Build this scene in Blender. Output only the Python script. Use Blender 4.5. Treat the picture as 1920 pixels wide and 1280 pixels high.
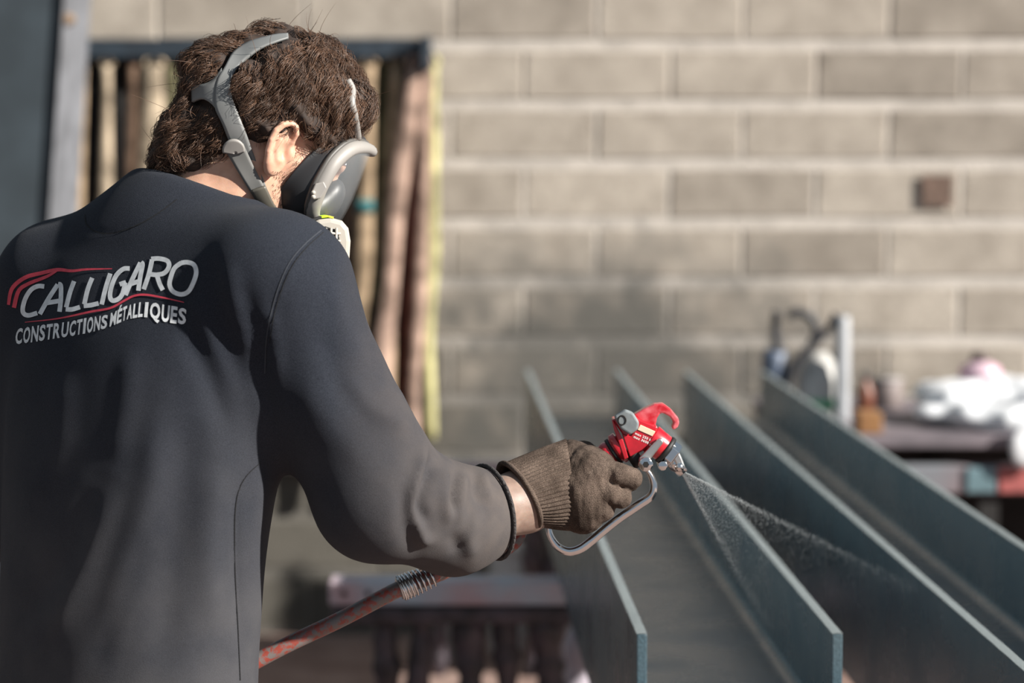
import bpy, bmesh, math, random
import numpy as np
from mathutils import Vector, Matrix
from mathutils.bvhtree import BVHTree

random.seed(7); rng = np.random.default_rng(7)
for o in list(bpy.data.objects): bpy.data.objects.remove(o)
scene = bpy.context.scene
COL = scene.collection

# ------------------------------------------------------------------ camera, sky, sun, exposure
FPX = 1920 * 85 / 36.0
CAM = np.array((0.0, 0.0, 1.66)); PITCH = math.atan(360 / FPX)
cd = bpy.data.cameras.new('camera'); cam = bpy.data.objects.new('camera', cd); COL.objects.link(cam)
cd.lens = 85; cd.sensor_width = 36; cd.clip_start = 0.05; cd.clip_end = 200
cam.location = CAM; cam.rotation_euler = (math.pi / 2 - PITCH, 0, 0)
cd.dof.use_dof = True; cd.dof.focus_distance = 2.97; cd.dof.aperture_fstop = 3.0
scene.camera = cam

world = bpy.data.worlds.new('world'); scene.world = world; world.use_nodes = True
bg = world.node_tree.nodes['Background']; bg.inputs[0].default_value = (0.66, 0.82, 1.0, 1); bg.inputs[1].default_value = 0.36

sd = bpy.data.lights.new('sun', 'SUN'); sun = bpy.data.objects.new('sun', sd); COL.objects.link(sun)
sd.energy = 10.5; sd.angle = math.radians(1.2); sd.color = (1.0, 0.95, 0.87)
SUN_EL = math.radians(28)
SUN = Vector((0.90, -0.436, 0)).normalized() * math.cos(SUN_EL) + Vector((0, 0, math.sin(SUN_EL)))
sun.rotation_euler = SUN.to_track_quat('Z', 'Y').to_euler()
vs = scene.view_settings
vs.view_transform = 'Standard'; vs.look = 'None'; vs.gamma = 1; vs.use_curve_mapping = False; vs.exposure = 0.0

# ------------------------------------------------------------------ projection helpers (photo pixel + distance -> place)
_R = np.array((1.0, 0, 0)); _F = np.array((0, math.cos(PITCH), -math.sin(PITCH))); _U = np.array((0, math.sin(PITCH), math.cos(PITCH)))
def ray(px, py): return _F + _R * ((px - 960) / FPX) + _U * (-(py - 640) / FPX)
def P(px, py, Y):
    d = ray(px, py); return CAM + d * (Y / d[1])
def PZ(px, py, z):
    d = ray(px, py); return CAM + d * ((z - CAM[2]) / d[2])
def proj(p):
    q = np.asarray(p) - CAM; z = q @ _F
    return 960 + FPX * (q @ _R) / z, 640 - FPX * (q @ _U) / z

# ------------------------------------------------------------------ object helpers
def tag(o, label=None, cat=None, group=None, kind=None):
    if label: o['label'] = label
    if cat: o['category'] = cat
    if group: o['group'] = group
    if kind: o['kind'] = kind
    return o
def link(name, me, m=None, parent=None, smooth=False, bevel=0, seg=2):
    o = bpy.data.objects.new(name, me); COL.objects.link(o)
    if m is not None and len(me.materials) == 0: me.materials.append(m)
    if smooth:
        me.polygons.foreach_set('use_smooth', [True] * len(me.polygons))
    if bevel:
        b = o.modifiers.new('bevel', 'BEVEL'); b.width = bevel; b.segments = seg; b.limit_method = 'ANGLE'; b.angle_limit = math.radians(35)
    if parent is not None:
        o.parent = parent; o.matrix_parent_inverse = Matrix.Translation(-Vector(parent.location)) if parent.type == 'EMPTY' or parent.location.length else Matrix()
    return o
def mesh(name, v, f):
    me = bpy.data.meshes.new(name); me.from_pydata([tuple(map(float, p)) for p in v], [], [tuple(map(int, q)) for q in f]); me.update(); return me
def mesh_np(name, V, F):
    me = bpy.data.meshes.new(name); nf, k = F.shape
    me.vertices.add(len(V)); me.vertices.foreach_set('co', V.astype(np.float32).ravel())
    me.loops.add(nf * k); me.loops.foreach_set('vertex_index', F.astype(np.int32).ravel())
    me.polygons.add(nf); me.polygons.foreach_set('loop_start', np.arange(0, nf * k, k, dtype=np.int32))
    me.update(calc_edges=True); me.validate(); return me
def empty(name, loc):
    o = bpy.data.objects.new(name, None); COL.objects.link(o); o.location = tuple(map(float, loc)); o.empty_display_size = 0.1
    return o
def fixn(me):
    bm = bmesh.new(); bm.from_mesh(me); bmesh.ops.recalc_face_normals(bm, faces=bm.faces); bm.to_mesh(me); bm.free(); return me

class MB:
    """collects shapes for one mesh"""
    def __init__(s): s.v = []; s.f = []
    def add(s, v, f):
        n = len(s.v); s.v += [tuple(map(float, p)) for p in v]; s.f += [tuple(i + n for i in q) for q in f]; return s
    def box(s, c, size, ax=None):
        ax = ax if ax is not None else ((1, 0, 0), (0, 1, 0), (0, 0, 1)); c = np.array(c, float)
        A = [np.array(a, float) * (h / 2) for a, h in zip(ax, size)]
        v = [c + i * A[0] + j * A[1] + k * A[2] for k in (-1, 1) for j in (-1, 1) for i in (-1, 1)]
        return s.add(v, [(0, 2, 3, 1), (4, 5, 7, 6), (0, 1, 5, 4), (2, 6, 7, 3), (0, 4, 6, 2), (1, 3, 7, 5)])
    def tube(s, pts, r, n=12, cap=True, sy=None, ref=(0, 0, 1), closed=False):
        """swept ellipse: r across the ref-normal, sy along it"""
        pts = [np.array(p, float) for p in pts]; m = len(pts)
        rr = r if hasattr(r, '__len__') else [r] * m
        ss = rr if sy is None else (sy if hasattr(sy, '__len__') else [sy] * m)
        ref = np.array(ref, float); v = []
        for i, p in enumerate(pts):
            a = pts[(i - 1) % m] if closed else pts[max(i - 1, 0)]; b = pts[(i + 1) % m] if closed else pts[min(i + 1, m - 1)]
            t = b - a; t /= np.linalg.norm(t) + 1e-12
            x = np.cross(ref, t); 
            if np.linalg.norm(x) < 1e-4: x = np.cross((0.31, 0.9, 0.2), t)
            x /= np.linalg.norm(x); y = np.cross(t, x)
            for k in range(n):
                an = 2 * math.pi * k / n; v.append(p + x * math.cos(an) * rr[i] + y * math.sin(an) * ss[i])
        f = []
        for i in range(m if closed else m - 1):
            j = (i + 1) % m
            for k in range(n):
                l = (k + 1) % n; f.append((i * n + k, i * n + l, j * n + l, j * n + k))
        if cap and not closed: f += [tuple(range(n))[::-1], tuple((m - 1) * n + k for k in range(n))]
        return s.add(v, f)
    def prism(s, poly, d):
        """poly: list of 3d points (a flat outline), extruded by vector d"""
        n = len(poly); d = np.array(d, float); v = [np.array(p, float) for p in poly] + [np.array(p, float) + d for p in poly]
        f = [tuple(range(n))[::-1], tuple(range(n, 2 * n))] + [(i, (i + 1) % n, (i + 1) % n + n, i + n) for i in range(n)]
        return s.add(v, f)
    def mesh(s, name): return fixn(mesh(name, s.v, s.f))
    def build(s, name, m, parent=None, smooth=False, bevel=0, seg=2): return link(name, s.mesh(name), m, parent, smooth, bevel, seg)

def curve_pts(pts, n):
    """Catmull-Rom through rows of numbers"""
    p = np.array(pts, float); m = len(p); out = []
    for t in np.linspace(0, m - 1, n):
        i = min(int(t), m - 2); u = t - i
        a, b, c, d = p[max(i - 1, 0)], p[i], p[i + 1], p[min(i + 2, m - 1)]
        out.append(0.5 * ((2 * b) + (-a + c) * u + (2 * a - 5 * b + 4 * c - d) * u * u + (-a + 3 * b - 3 * c + d) * u ** 3))
    return np.array(out)
def poly_px(pts, Y): return [P(x, y, Y) for x, y in pts]

# ------------------------------------------------------------------ materials
def mat(name, col, rough=0.6, metal=0.0, var=0.0, vscale=8.0, bump=0.0, bscale=60.0, col2=None, spec=0.5, sheen=0.0, coat=0.0, vdetail=6.0):
    m = bpy.data.materials.new(name); m.use_nodes = True; nt = m.node_tree; b = nt.nodes['Principled BSDF']
    b.inputs['Roughness'].default_value = rough; b.inputs['Metallic'].default_value = metal
    b.inputs['Specular IOR Level'].default_value = spec
    if sheen: b.inputs['Sheen Weight'].default_value = sheen; b.inputs['Sheen Roughness'].default_value = 0.5
    if coat: b.inputs['Coat Weight'].default_value = coat; b.inputs['Coat Roughness'].default_value = 0.12
    b.inputs['Base Color'].default_value = (*col, 1)
    geo = nt.nodes.new('ShaderNodeNewGeometry')
    if var or col2:
        n = nt.nodes.new('ShaderNodeTexNoise'); n.inputs['Scale'].default_value = vscale; n.inputs['Detail'].default_value = vdetail
        nt.links.new(geo.outputs['Position'], n.inputs['Vector'])
        r = nt.nodes.new('ShaderNodeValToRGB'); r.color_ramp.elements[0].position = 0.36; r.color_ramp.elements[1].position = 0.66
        c2 = col2 if col2 else tuple(min(1, c * (1 + var)) for c in col); c1 = col if col2 else tuple(c * (1 - var) for c in col)
        r.color_ramp.elements[0].color = (*c1, 1); r.color_ramp.elements[1].color = (*c2, 1)
        nt.links.new(n.outputs['Fac'], r.inputs['Fac']); nt.links.new(r.outputs['Color'], b.inputs['Base Color'])
    if bump:
        n2 = nt.nodes.new('ShaderNodeTexNoise'); n2.inputs['Scale'].default_value = bscale; n2.inputs['Detail'].default_value = 4
        nt.links.new(geo.outputs['Position'], n2.inputs['Vector'])
        bp = nt.nodes.new('ShaderNodeBump'); bp.inputs['Strength'].default_value = bump; bp.inputs['Distance'].default_value = 0.01
        nt.links.new(n2.outputs['Fac'], bp.inputs['Height']); nt.links.new(bp.outputs['Normal'], b.inputs['Normal'])
    return m
def nodes_of(m): return m.node_tree, m.node_tree.nodes['Principled BSDF']
def add_noise(nt, scale, detail=5, vec=None, dist=0.0):
    n = nt.nodes.new('ShaderNodeTexNoise'); n.inputs['Scale'].default_value = scale; n.inputs['Detail'].default_value = detail; n.inputs['Distortion'].default_value = dist
    g = nt.nodes.new('ShaderNodeNewGeometry'); 
    if vec is None: nt.links.new(g.outputs['Position'], n.inputs['Vector'])
    else: nt.links.new(vec, n.inputs['Vector'])
    return n.outputs['Fac']
def ramp(nt, fac, a, b, ca=(0, 0, 0), cb=(1, 1, 1)):
    r = nt.nodes.new('ShaderNodeValToRGB'); e = r.color_ramp.elements
    e[0].position = a; e[1].position = b; e[0].color = (*ca, 1); e[1].color = (*cb, 1); nt.links.new(fac, r.inputs['Fac']); return r.outputs['Color']
def mixc(nt, fac, A, B, mode='MIX'):
    n = nt.nodes.new('ShaderNodeMix'); n.data_type = 'RGBA'; n.blend_type = mode
    for s, x in ((n.inputs[0], fac), (n.inputs[6], A), (n.inputs[7], B)):
        if isinstance(x, (int, float)): s.default_value = x
        elif isinstance(x, tuple): s.default_value = (*x, 1)
        else: nt.links.new(x, s)
    return n.outputs[2]
def mathn(nt, op, a, b=None, clamp=False):
    n = nt.nodes.new('ShaderNodeMath'); n.operation = op; n.use_clamp = clamp
    for i, x in enumerate((a, b)):
        if x is None: continue
        if isinstance(x, (int, float)): n.inputs[i].default_value = x
        else: nt.links.new(x, n.inputs[i])
    return n.outputs[0]

M = {}
# concrete block: per-block tone, mottled, with overspray and painted-in shadow darkening it low by the beams
def block_material():
    m = mat('concrete_block', (0.3, 0.27, 0.23), 0.92, bump=0.5, bscale=120, spec=0.2); nt, b = nodes_of(m)
    oi = nt.nodes.new('ShaderNodeObjectInfo')
    base = ramp(nt, oi.outputs['Random'], 0.0, 1.0, (0.262, 0.230, 0.196), (0.40, 0.355, 0.305))
    mott = ramp(nt, add_noise(nt, 9, 8), 0.3, 0.72, (0.78, 0.77, 0.76), (1.12, 1.12, 1.12))
    c = mixc(nt, 1.0, base, mott, 'MULTIPLY')
    fine = ramp(nt, add_noise(nt, 150, 2), 0.3, 0.7, (0.85, 0.85, 0.85), (1.15, 1.15, 1.15))
    c = mixc(nt, 1.0, c, fine, 'MULTIPLY')
    c = overspray_shade(nt, c)
    nt.links.new(c, b.inputs['Base Color']); return m
def overspray_shade(nt, c):
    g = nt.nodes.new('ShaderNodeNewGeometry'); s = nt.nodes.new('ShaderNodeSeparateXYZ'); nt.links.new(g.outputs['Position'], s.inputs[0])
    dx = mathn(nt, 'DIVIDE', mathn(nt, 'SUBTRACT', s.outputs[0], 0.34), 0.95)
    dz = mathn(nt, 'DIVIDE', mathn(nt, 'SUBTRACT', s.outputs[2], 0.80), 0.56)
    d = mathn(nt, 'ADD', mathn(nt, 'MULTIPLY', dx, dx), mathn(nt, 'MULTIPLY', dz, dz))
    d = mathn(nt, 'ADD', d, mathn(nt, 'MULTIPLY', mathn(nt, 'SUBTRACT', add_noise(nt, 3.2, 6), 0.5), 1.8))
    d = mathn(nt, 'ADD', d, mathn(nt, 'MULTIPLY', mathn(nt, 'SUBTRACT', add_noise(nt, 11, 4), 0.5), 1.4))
    fac = mathn(nt, 'MULTIPLY', mathn(nt, 'SUBTRACT', 1.15, d, True), 0.85)  # cloud by the beams: overspray together with shadow put into the colour
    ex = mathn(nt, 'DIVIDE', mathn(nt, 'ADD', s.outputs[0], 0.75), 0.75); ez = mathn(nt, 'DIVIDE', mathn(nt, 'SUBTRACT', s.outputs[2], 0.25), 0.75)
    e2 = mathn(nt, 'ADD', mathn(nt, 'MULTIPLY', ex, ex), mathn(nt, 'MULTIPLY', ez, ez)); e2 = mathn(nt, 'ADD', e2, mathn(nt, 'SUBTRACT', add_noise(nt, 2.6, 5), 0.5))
    c = mixc(nt, mathn(nt, 'MULTIPLY', mathn(nt, 'SUBTRACT', 1.5, e2, True), 0.85), c, (0.075, 0.072, 0.063))  # second ellipse, darker low at the left
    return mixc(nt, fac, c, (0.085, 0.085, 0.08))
M['block'] = block_material()
mm = mat('mortar', (0.47, 0.43, 0.39), 0.95, var=0.12, vscale=12, bump=0.5, bscale=90, spec=0.2)
nt, b = nodes_of(mm); src = b.inputs['Base Color'].links[0].from_socket; nt.links.new(overspray_shade(nt, src), b.inputs['Base Color']); M['mortar'] = mm
M['floor'] = mat('red_concrete', (0.20, 0.128, 0.108), 0.85, vscale=5, col2=(0.30, 0.21, 0.18), bump=0.3, bscale=60)
M['navy'] = mat('navy_steel', (0.02, 0.03, 0.042), 0.55, var=0.3, vscale=14)
M['slate'] = mat('slate_steel', (0.033, 0.045, 0.055), 0.6, var=0.2, vscale=6)
M['sunlitsteel'] = mat('sunlit_steel', (0.13, 0.135, 0.15), 0.6, var=0.25, vscale=10)
M['void'] = mat('black_board', (0.012, 0.011, 0.011), 0.9, var=0.4, vscale=9)

# ------------------------------------------------------------------ glyph outlines (made while the scene is still small)
GL = {}
def make_glyphs(chars):
    obs = {}
    for ch in chars:
        cu = bpy.data.curves.new('glyph', 'FONT'); cu.body = ch; cu.size = 1.0; cu.offset = 0.032; cu.resolution_u = 3
        o = bpy.data.objects.new('glyph', cu); COL.objects.link(o); obs[ch] = o
    dg = bpy.context.evaluated_depsgraph_get(); dg.update()
    for ch, o in obs.items():
        me = bpy.data.meshes.new_from_object(o.evaluated_get(dg)); bm = bmesh.new(); bm.from_mesh(me); bmesh.ops.triangulate(bm, faces=bm.faces)
        for _ in range(2):
            ed = [e for e in bm.edges if e.calc_length() > 0.16]; bmesh.ops.subdivide_edges(bm, edges=ed, cuts=1); bmesh.ops.triangulate(bm, faces=bm.faces)
        bm.verts.ensure_lookup_table(); GL[ch] = ([(v.co.x, v.co.y) for v in bm.verts], [tuple(v.index for v in f.verts) for f in bm.faces]); bm.free(); bpy.data.meshes.remove(me)
    for o in obs.values():
        c = o.data; bpy.data.objects.remove(o); bpy.data.curves.remove(c)
make_glyphs(sorted(set('CONSTRUCTIONSMÉTALLIQUESmaxbrpsi0123456789')))
CAPH = max(v[1] for v in GL['E'][0])

# ================================================================== THE SETTING
WY = 8.2
fl = MB().box((0, 4.0, -0.05), (16, 16, 0.1)).build('floor', M['floor']); tag(fl, 'reddish brown bare concrete workshop floor', 'floor', kind='structure')
wall = MB().box((0.0, WY + 0.106, 1.5), (9.0, 0.2, 3.0)).build('wall_back', M['mortar'])
tag(wall, 'beige concrete block wall with pale wide mortar joints', 'wall', kind='structure')
ZJ = P(960, 84, WY)[2]; BW, BH = 0.493, 0.2
def block_mesh(k):
    r = random.Random(k); w, h, d = BW - 0.008, BH - 0.034, 0.03; n = 6
    m = MB(); c = 0.006
    def ring(w, h, y):
        pts = []
        for (sx, sz) in ((-1, -1), (1, -1), (1, 1), (-1, 1)): pts.append((sx * w / 2, y, sz * h / 2))
        return pts
    v = ring(w, h, 0.0) + ring(w, h, -d + c) + ring(w - 2 * c, h - 2 * c, -d)
    v = [(x + r.uniform(-.0025, .0025), y + r.uniform(-.001, .001), z + r.uniform(-.002, .002)) for x, y, z in v]
    f = [(8, 9, 10, 11)] + [(i, (i + 1) % 4, 4 + (i + 1) % 4, 4 + i) for i in range(4)] + [(4 + i, 4 + (i + 1) % 4, 8 + (i + 1) % 4, 8 + i) for i in range(4)]
    m.add(v, f); return m.mesh('concrete_block')
bms = [block_mesh(k) for k in range(5)]
for b_ in bms: b_.materials.append(M['block'])
for row in range(-5, 11):
    z = ZJ - (row + 0.5) * BH
    if z < 0.05: break
    x0 = 0.533 if row % 2 == 0 else 0.533 + BW / 2
    for k in range(-7, 5):
        x = x0 + (k + 0.5) * BW
        if x < -2.7 or x > 2.6: continue
        o = bpy.data.objects.new('concrete_block', random.choice(bms)); COL.objects.link(o); o.parent = wall
        o.location = (x, WY + 0.032 + random.uniform(-.0015, .0015), z)
wl_ = MB().box((-2.75, 2.5, 2.2), (0.1, 12.0, 4.4)).build('wall_left_blocker', M['slate']); tag(wl_, 'added unseen dark side wall left of the frame, blocking skylight', 'wall', kind='structure')  # unseen wall added to cut ambient light from the left
# small square brown stain plate on the wall (a painted patch)
s = MB(); c = P(1757, 357, WY - 0.012); s.box(c, (0.105, 0.006, 0.105)); pt = s.build('patch', mat('brown_patch', (0.13, 0.085, 0.065), 0.9, var=0.3, vscale=40), wall, bevel=0.002)

# steel column at far left: dark front, flank coloured paler to paint in sunlight, leaning slightly
def leaning_column():
    Y0 = 6.9; Yb = 7.12
    top = [P(-140, -40, Y0), P(122, -40, Y0), P(150, -40, Yb), P(-140, -40, Yb)]
    def down(p, q, z):   # continue the line p->q to height z
        t = (z - p[2]) / (q[2] - p[2]); return p + (q - p) * t
    low = [P(-140, 470, Y0), P(88, 470, Y0), P(118, 470, Yb), P(-140, 470, Yb)]
    bot = [down(a, b, 0.0) for a, b in zip(top, low)]; tp = [down(a, b, 3.0) for a, b in zip(top, low)]
    return tp, bot
tp, bt = leaning_column()
e = empty('steel_column', (float(np.mean([p[0] for p in bt])), 7.0, 0)); tag(e, 'dark slate blue steel column leaning at the left edge', 'column')
s = MB(); s.add(tp + bt, [(0, 1, 2, 3), (7, 6, 5, 4), (0, 4, 5, 1), (1, 5, 6, 2), (2, 6, 7, 3), (3, 7, 4, 0)])
s.build('web', M['slate'], e, bevel=0.004)
s = MB(); off = np.array((0.004, 0.0, 0)); w = np.array((0.0, -0.012, 0))
s.add([tp[1] + off, tp[2] + off + (0.028, 0, 0), bt[2] + off + (0.028, 0, 0), bt[1] + off, tp[1] + off - (0, .02, 0), tp[2] + off + (0.034, -.01, 0), bt[2] + off + (0.034, -.01, 0), bt[1] + off - (0, .02, 0)],
      [(0, 1, 2, 3), (7, 6, 5, 4), (0, 4, 5, 1), (1, 5, 6, 2), (2, 6, 7, 3), (3, 7, 4, 0)])
s.build('flange', M['sunlitsteel'], e, bevel=0.002)
s = MB(); c = P(129, 36, 6.93); s.tube([c + (0, 0.02, 0), c + (0, -0.03, 0)], 0.016, 10, ref=(0, 0, 1)); s.build('bolt', mat('brass_bolt', (0.3, 0.2, 0.12), 0.5, 0.4), e, True, 0.002)

# ------------------------------------------------------------------ rack rail with hanging straps
rk = empty('hanging_rack', P(485, 850, WY - 0.05)); tag(rk, 'navy steel rail on the block wall carrying hanging straps', 'rack')
a = P(160, 73, WY - 0.12); b = P(808, 108, WY - 0.12)
s = MB().box((a + b) / 2 + (0, 0.05, 0), (b[0] - a[0], 0.10, a[2] - b[2])); s.build('rail', M['navy'], rk, bevel=0.004)
a2 = P(120, 100, WY - 0.035); b2 = P(800, 885, WY - 0.035)
s = MB().box((a2 + b2) / 2 + (0, 0.008, 0), (b2[0] - a2[0], 0.016, a2[2] - b2[2])); tag(s.build('backboard', M['void'], None, bevel=0.002), 'black board on the block wall behind the hanging straps', 'board')
s = MB(); c = P(800, 100, WY - 0.13); s.box(c, (0.03, 0.12, 0.11)); s.build('end_plate', M['navy'], rk, bevel=0.003)
STR = {'tan': (0.34, 0.25, 0.165), 'brown': (0.13, 0.085, 0.06), 'pink': (0.36, 0.25, 0.20), 'olive': (0.13, 0.12, 0.07), 'red': (0.17, 0.06, 0.045), 'yellow': (0.5, 0.47, 0.24), 'sand': (0.42, 0.34, 0.25), 'black': (0.02, 0.018, 0.018)}
SM = {k: mat('strap_' + k, v, 0.9, var=0.45, vscale=13, bump=0.4, bscale=220, spec=0.15) for k, v in STR.items()}
strap_specs = [  # x at top, x at bottom, bottom y, width px, colour, depth offset, label
    (152, 128, 930, 30, 'tan', 0.06, 'narrow tan strap hanging first beside the steel column'),
    (200, 192, 960, 26, 'sand', 0.08, 'thin sand strap with hooped top hanging left of head'),
    (250, 236, 930, 26, 'brown', 0.07, 'brown strap hanging left of the pale wide strap'),
    (288, 276, 940, 46, 'sand', 0.09, 'wide pale sand strap hanging just left of the neck'),
    (322, 318, 900, 26, 'olive', 0.06, 'olive strap hanging partly hidden behind the hair bun'),
    (664, 640, 900, 34, 'brown', 0.06, 'brown strap hanging behind the visor edge'),
    (692, 668, 880, 30, 'tan', 0.09, 'tan strap with teal tape band hanging right of visor'),
    (716, 712, 880, 20, 'olive', 0.06, 'dark olive strap right of the teal-banded strap'),
    (741, 722, 890, 24, 'tan', 0.08, 'thin tan strap between olive strap and slanting strap'),
    (778, 690, 880, 36, 'pink', 0.11, 'pinkish strap slanting down left across its neighbours'),
    (793, 758, 870, 30, 'red', 0.08, 'dark red-brown strap right of the slanting pink strap'),
    (800, 776, 840, 26, 'pink', 0.10, 'frayed pink strap hanging near right end of rack'),
    (812, 806, 822, 24, 'yellow', 0.055, 'pale yellow strap at the right end of rack'),
]
for i, (xt, xb, yb, w, ck, dy, lab) in enumerate(strap_specs):
    r = random.Random(i * 3 + 1); e = empty('hanging_strap', P(xb, yb, WY - dy)); tag(e, lab, 'strap', 'straps hanging from the wall rack')
    Yc = WY - dy - 0.03; top = P(xt, 122, Yc); bot = P(xb, yb, Yc); n = 22
    pts = []; 
    for t in np.linspace(0, 1, n):
        p = top + (bot - top) * t; p = p + ((math.sin(t * 7 + i) * 0.006 + math.sin(t * 17 + 2 * i) * 0.0025) * min(1, t * 4), math.sin(t * 9 + i * 2) * 0.006, 0); pts.append(p)
    hw = w / 553 / 2
    ws = [hw * (0.75 + 0.25 * math.sin(3 + t * 11 + i) * (0.5) + 0.2 * min(1, t * 3)) for t in np.linspace(0, 1, n)]
    MB().tube(pts, ws, 10, sy=[0.012] * n, ref=(0, 1, 0)).build('webbing', SM[ck], e, True)
    # hooped top over a hook
    arc = [top + (math.cos(a) * hw * 0.8 - 0, 0.012, math.sin(a) * 0.03) for a in np.linspace(0, math.pi, 9)]
    MB().tube(arc, 0.008, 8, ref=(0, 1, 0)).build('loop', SM[ck], e, True)
    if i == 6:
        t = (384 - 122) / (yb - 122); c = top + (bot - top) * t; q = [c + (0, 0, -0.022), c + (0, 0, 0.022)]
        MB().tube(q, hw * 1.08, 12, sy=0.016, ref=(0, 1, 0)).build('tape_band', mat('teal_tape', (0.03, 0.14, 0.15), 0.6), e, True)
    hk = [top + (0, 0.0, -0.004), top + (0, 0.0, 0.03), top + (0, 0.05, 0.045)]
    MB().tube(hk, 0.005, 6).build('hook', M['navy'], e, True)

# ------------------------------------------------------------------ steel beams lying on their flanges' edges
def primer_material():
    m = mat('wet_primer', (0.1, 0.13, 0.14), 0.3, coat=0.0); nt, b = nodes_of(m)
    n1 = ramp(nt, add_noise(nt, 5, 5), 0.35, 0.7, (0.046, 0.086, 0.110), (0.080, 0.114, 0.132))
    sp = ramp(nt, add_noise(nt, 420, 2), 0.45, 0.75, (0.9, 0.9, 0.9), (1.5, 1.5, 1.5))
    nt.links.new(mixc(nt, 1.0, n1, sp, 'MULTIPLY'), b.inputs['Base Color'])
    ro = ramp(nt, add_noise(nt, 7, 4), 0.3, 0.7, (0.17, 0.17, 0.17), (0.38, 0.38, 0.38)); nt.links.new(ro, b.inputs['Roughness'])
    n2 = add_noise(nt, 260, 3); bp = nt.nodes.new('ShaderNodeBump'); bp.inputs['Strength'].default_value = 0.28; bp.inputs['Distance'].default_value = 0.004
    nt.links.new(n2, bp.inputs['Height']); nt.links.new(bp.outputs['Normal'], b.inputs['Normal'])
    return m
M['primer'] = primer_material(); M['crust_lit'] = mat('lit_dry_primer', (0.17, 0.21, 0.22), 0.7, vscale=900, col2=(0.36, 0.40, 0.41), bump=0.8, bscale=700)
ZT = 0.98; YAW = -0.033
def beam(xc, y0, y1, h, bfl, label):
    """H section on its side; xc is the centre line's x at Y=3.36"""
    def X(y): return xc + YAW * (y - 3.36)
    e = empty('steel_beam', (X((y0 + y1) / 2), (y0 + y1) / 2, ZT - bfl)); tag(e, label, 'beam', 'freshly primed steel beams on trestles')
    tf, tw, rf = 0.0145, 0.010, 0.02
    L = np.array((YAW * (y1 - y0), y1 - y0, 0)); st = np.array((X(y0), y0, 0))
    def prism(name, prof, bev=0.0015, smooth=False):
        MB().prism([st + (x, 0, z) for x, z in prof], L).build(name, M['primer'], e, smooth, bev)
    zm = ZT - bfl / 2
    for sgn in (-1, 1):
        xo = sgn * h / 2; xi = sgn * (h / 2 - tf)
        prism('flange', [(xo, ZT - bfl), (xi, ZT - bfl), (xi, ZT), (xo, ZT)])
    for sgn in (-1, 1):                                          # granular dry paint along the top edges, its pale tone painting in sky brightness
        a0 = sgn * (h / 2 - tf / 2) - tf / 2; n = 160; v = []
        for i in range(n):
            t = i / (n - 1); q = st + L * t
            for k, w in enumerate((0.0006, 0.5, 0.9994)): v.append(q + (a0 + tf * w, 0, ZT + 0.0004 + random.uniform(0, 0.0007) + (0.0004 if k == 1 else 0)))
        MB().add(v, [(i * 3 + k, i * 3 + k + 1, i * 3 + 4 + k, i * 3 + 3 + k) for i in range(n - 1) for k in (0, 1)]).build('lit_edge_crust', M['crust_lit'], e, True)
    # web with root fillets
    prof = []
    xi = h / 2 - tf + 0.001
    for (sx, sz) in ((1, 1), (-1, 1), (-1, -1), (1, -1)):
        arc = []
        for t in np.linspace(0, math.pi / 2, 6):
            arc.append((sx * (xi - rf + rf * math.sin(t)), zm + sz * (tw / 2 + rf - rf * math.cos(t))))
        if (sx, sz) in ((1, 1), (-1, -1)): arc = arc[::-1]
        prof += arc
    prism('web', prof, 0)
    return e
beam(0.3205, 3.36, 7.45, 0.29, 0.30, 'grey primed steel beam under the spray gun, cut ends showing')
beam(0.786, 2.3, 7.40, 0.25, 0.30, 'grey primed steel beam at right running past the frame edge')

# ------------------------------------------------------------------ paint-crusted trestles
crust = mat('crusted_paint', (0.014, 0.012, 0.016), 0.5, vscale=16, col2=(0.07, 0.052, 0.066), bump=0.8, bscale=45)
railm = mat('painted_rail', (0.33, 0.41, 0.49), 0.5, vscale=7, col2=(0.4, 0.29, 0.32), bump=0.5, bscale=60)
nt, b = nodes_of(railm)
def lumpy(p0, p1, r, seed, n=26, k=12):
    rr = random.Random(seed); m = MB(); pts = []; rad = []; ph = [rr.uniform(0, 6) for _ in range(6)]
    for t in np.linspace(0, 1, n):
        p = np.array(p0) + (np.array(p1) - np.array(p0)) * t
        pts.append(p + (0.006 * math.sin(9 * t + ph[0]), 0.006 * math.sin(7 * t + ph[1]), 0))
        rad.append(r * (1 + 0.16 * math.sin(19 * t + ph[2]) + 0.12 * math.sin(41 * t + ph[3]) + 0.1 * math.sin(67 * t + ph[4])))
    m.tube(pts, rad, k, ref=(0, 1, 0)); return m
def trestle(Y, pxl, xr, posts, label, seed, zt=0.68, hh=0.10, sc=1.0):
    xl = P(pxl, 900, Y)[0]; e = empty('trestle', ((xl + xr) / 2, Y, 0)); tag(e, label, 'trestle', 'trestles under the beams')
    m = MB().box(((xl + xr) / 2, Y, zt - 0.028), (xr - xl, 0.09, 0.056)); m.build('rail', railm, e, bevel=0.005)
    m = MB().box(((xl + xr) / 2, Y - 0.012, zt - 0.08), (xr - xl - 0.01, 0.08, 0.038)); m.build('lower_rail', crust, e, bevel=0.008)
    for k in range(2):
        c = np.array((xl + 0.035 + 0.055 * k, Y - 0.045, zt - 0.028)); MB().tube([c + (0, -0.004, 0), c + (0, 0.01, 0)], 0.007, 8, ref=(0, 0, 1)).build('bolt', M['void'], e, True)
    for i, (px, wpx) in enumerate(posts):
        x = P(px, 1200, Y)[0]; r = wpx / (FPX / Y) / 2
        lumpy((x, Y, zt - 0.09), (x + random.uniform(-.01, .01), Y, 0.0), r, seed + i).build('post', crust, e, True)
    return e
trestle(5.49, 618, 1.12, [(722, 46), (785, 42), (878, 58), (948, 46), (1030, 62), (1190, 50), (1330, 50), (1480, 55), (1640, 50)], 'paint-crusted trestle nearest the worker, its end at the hose', 20)
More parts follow.
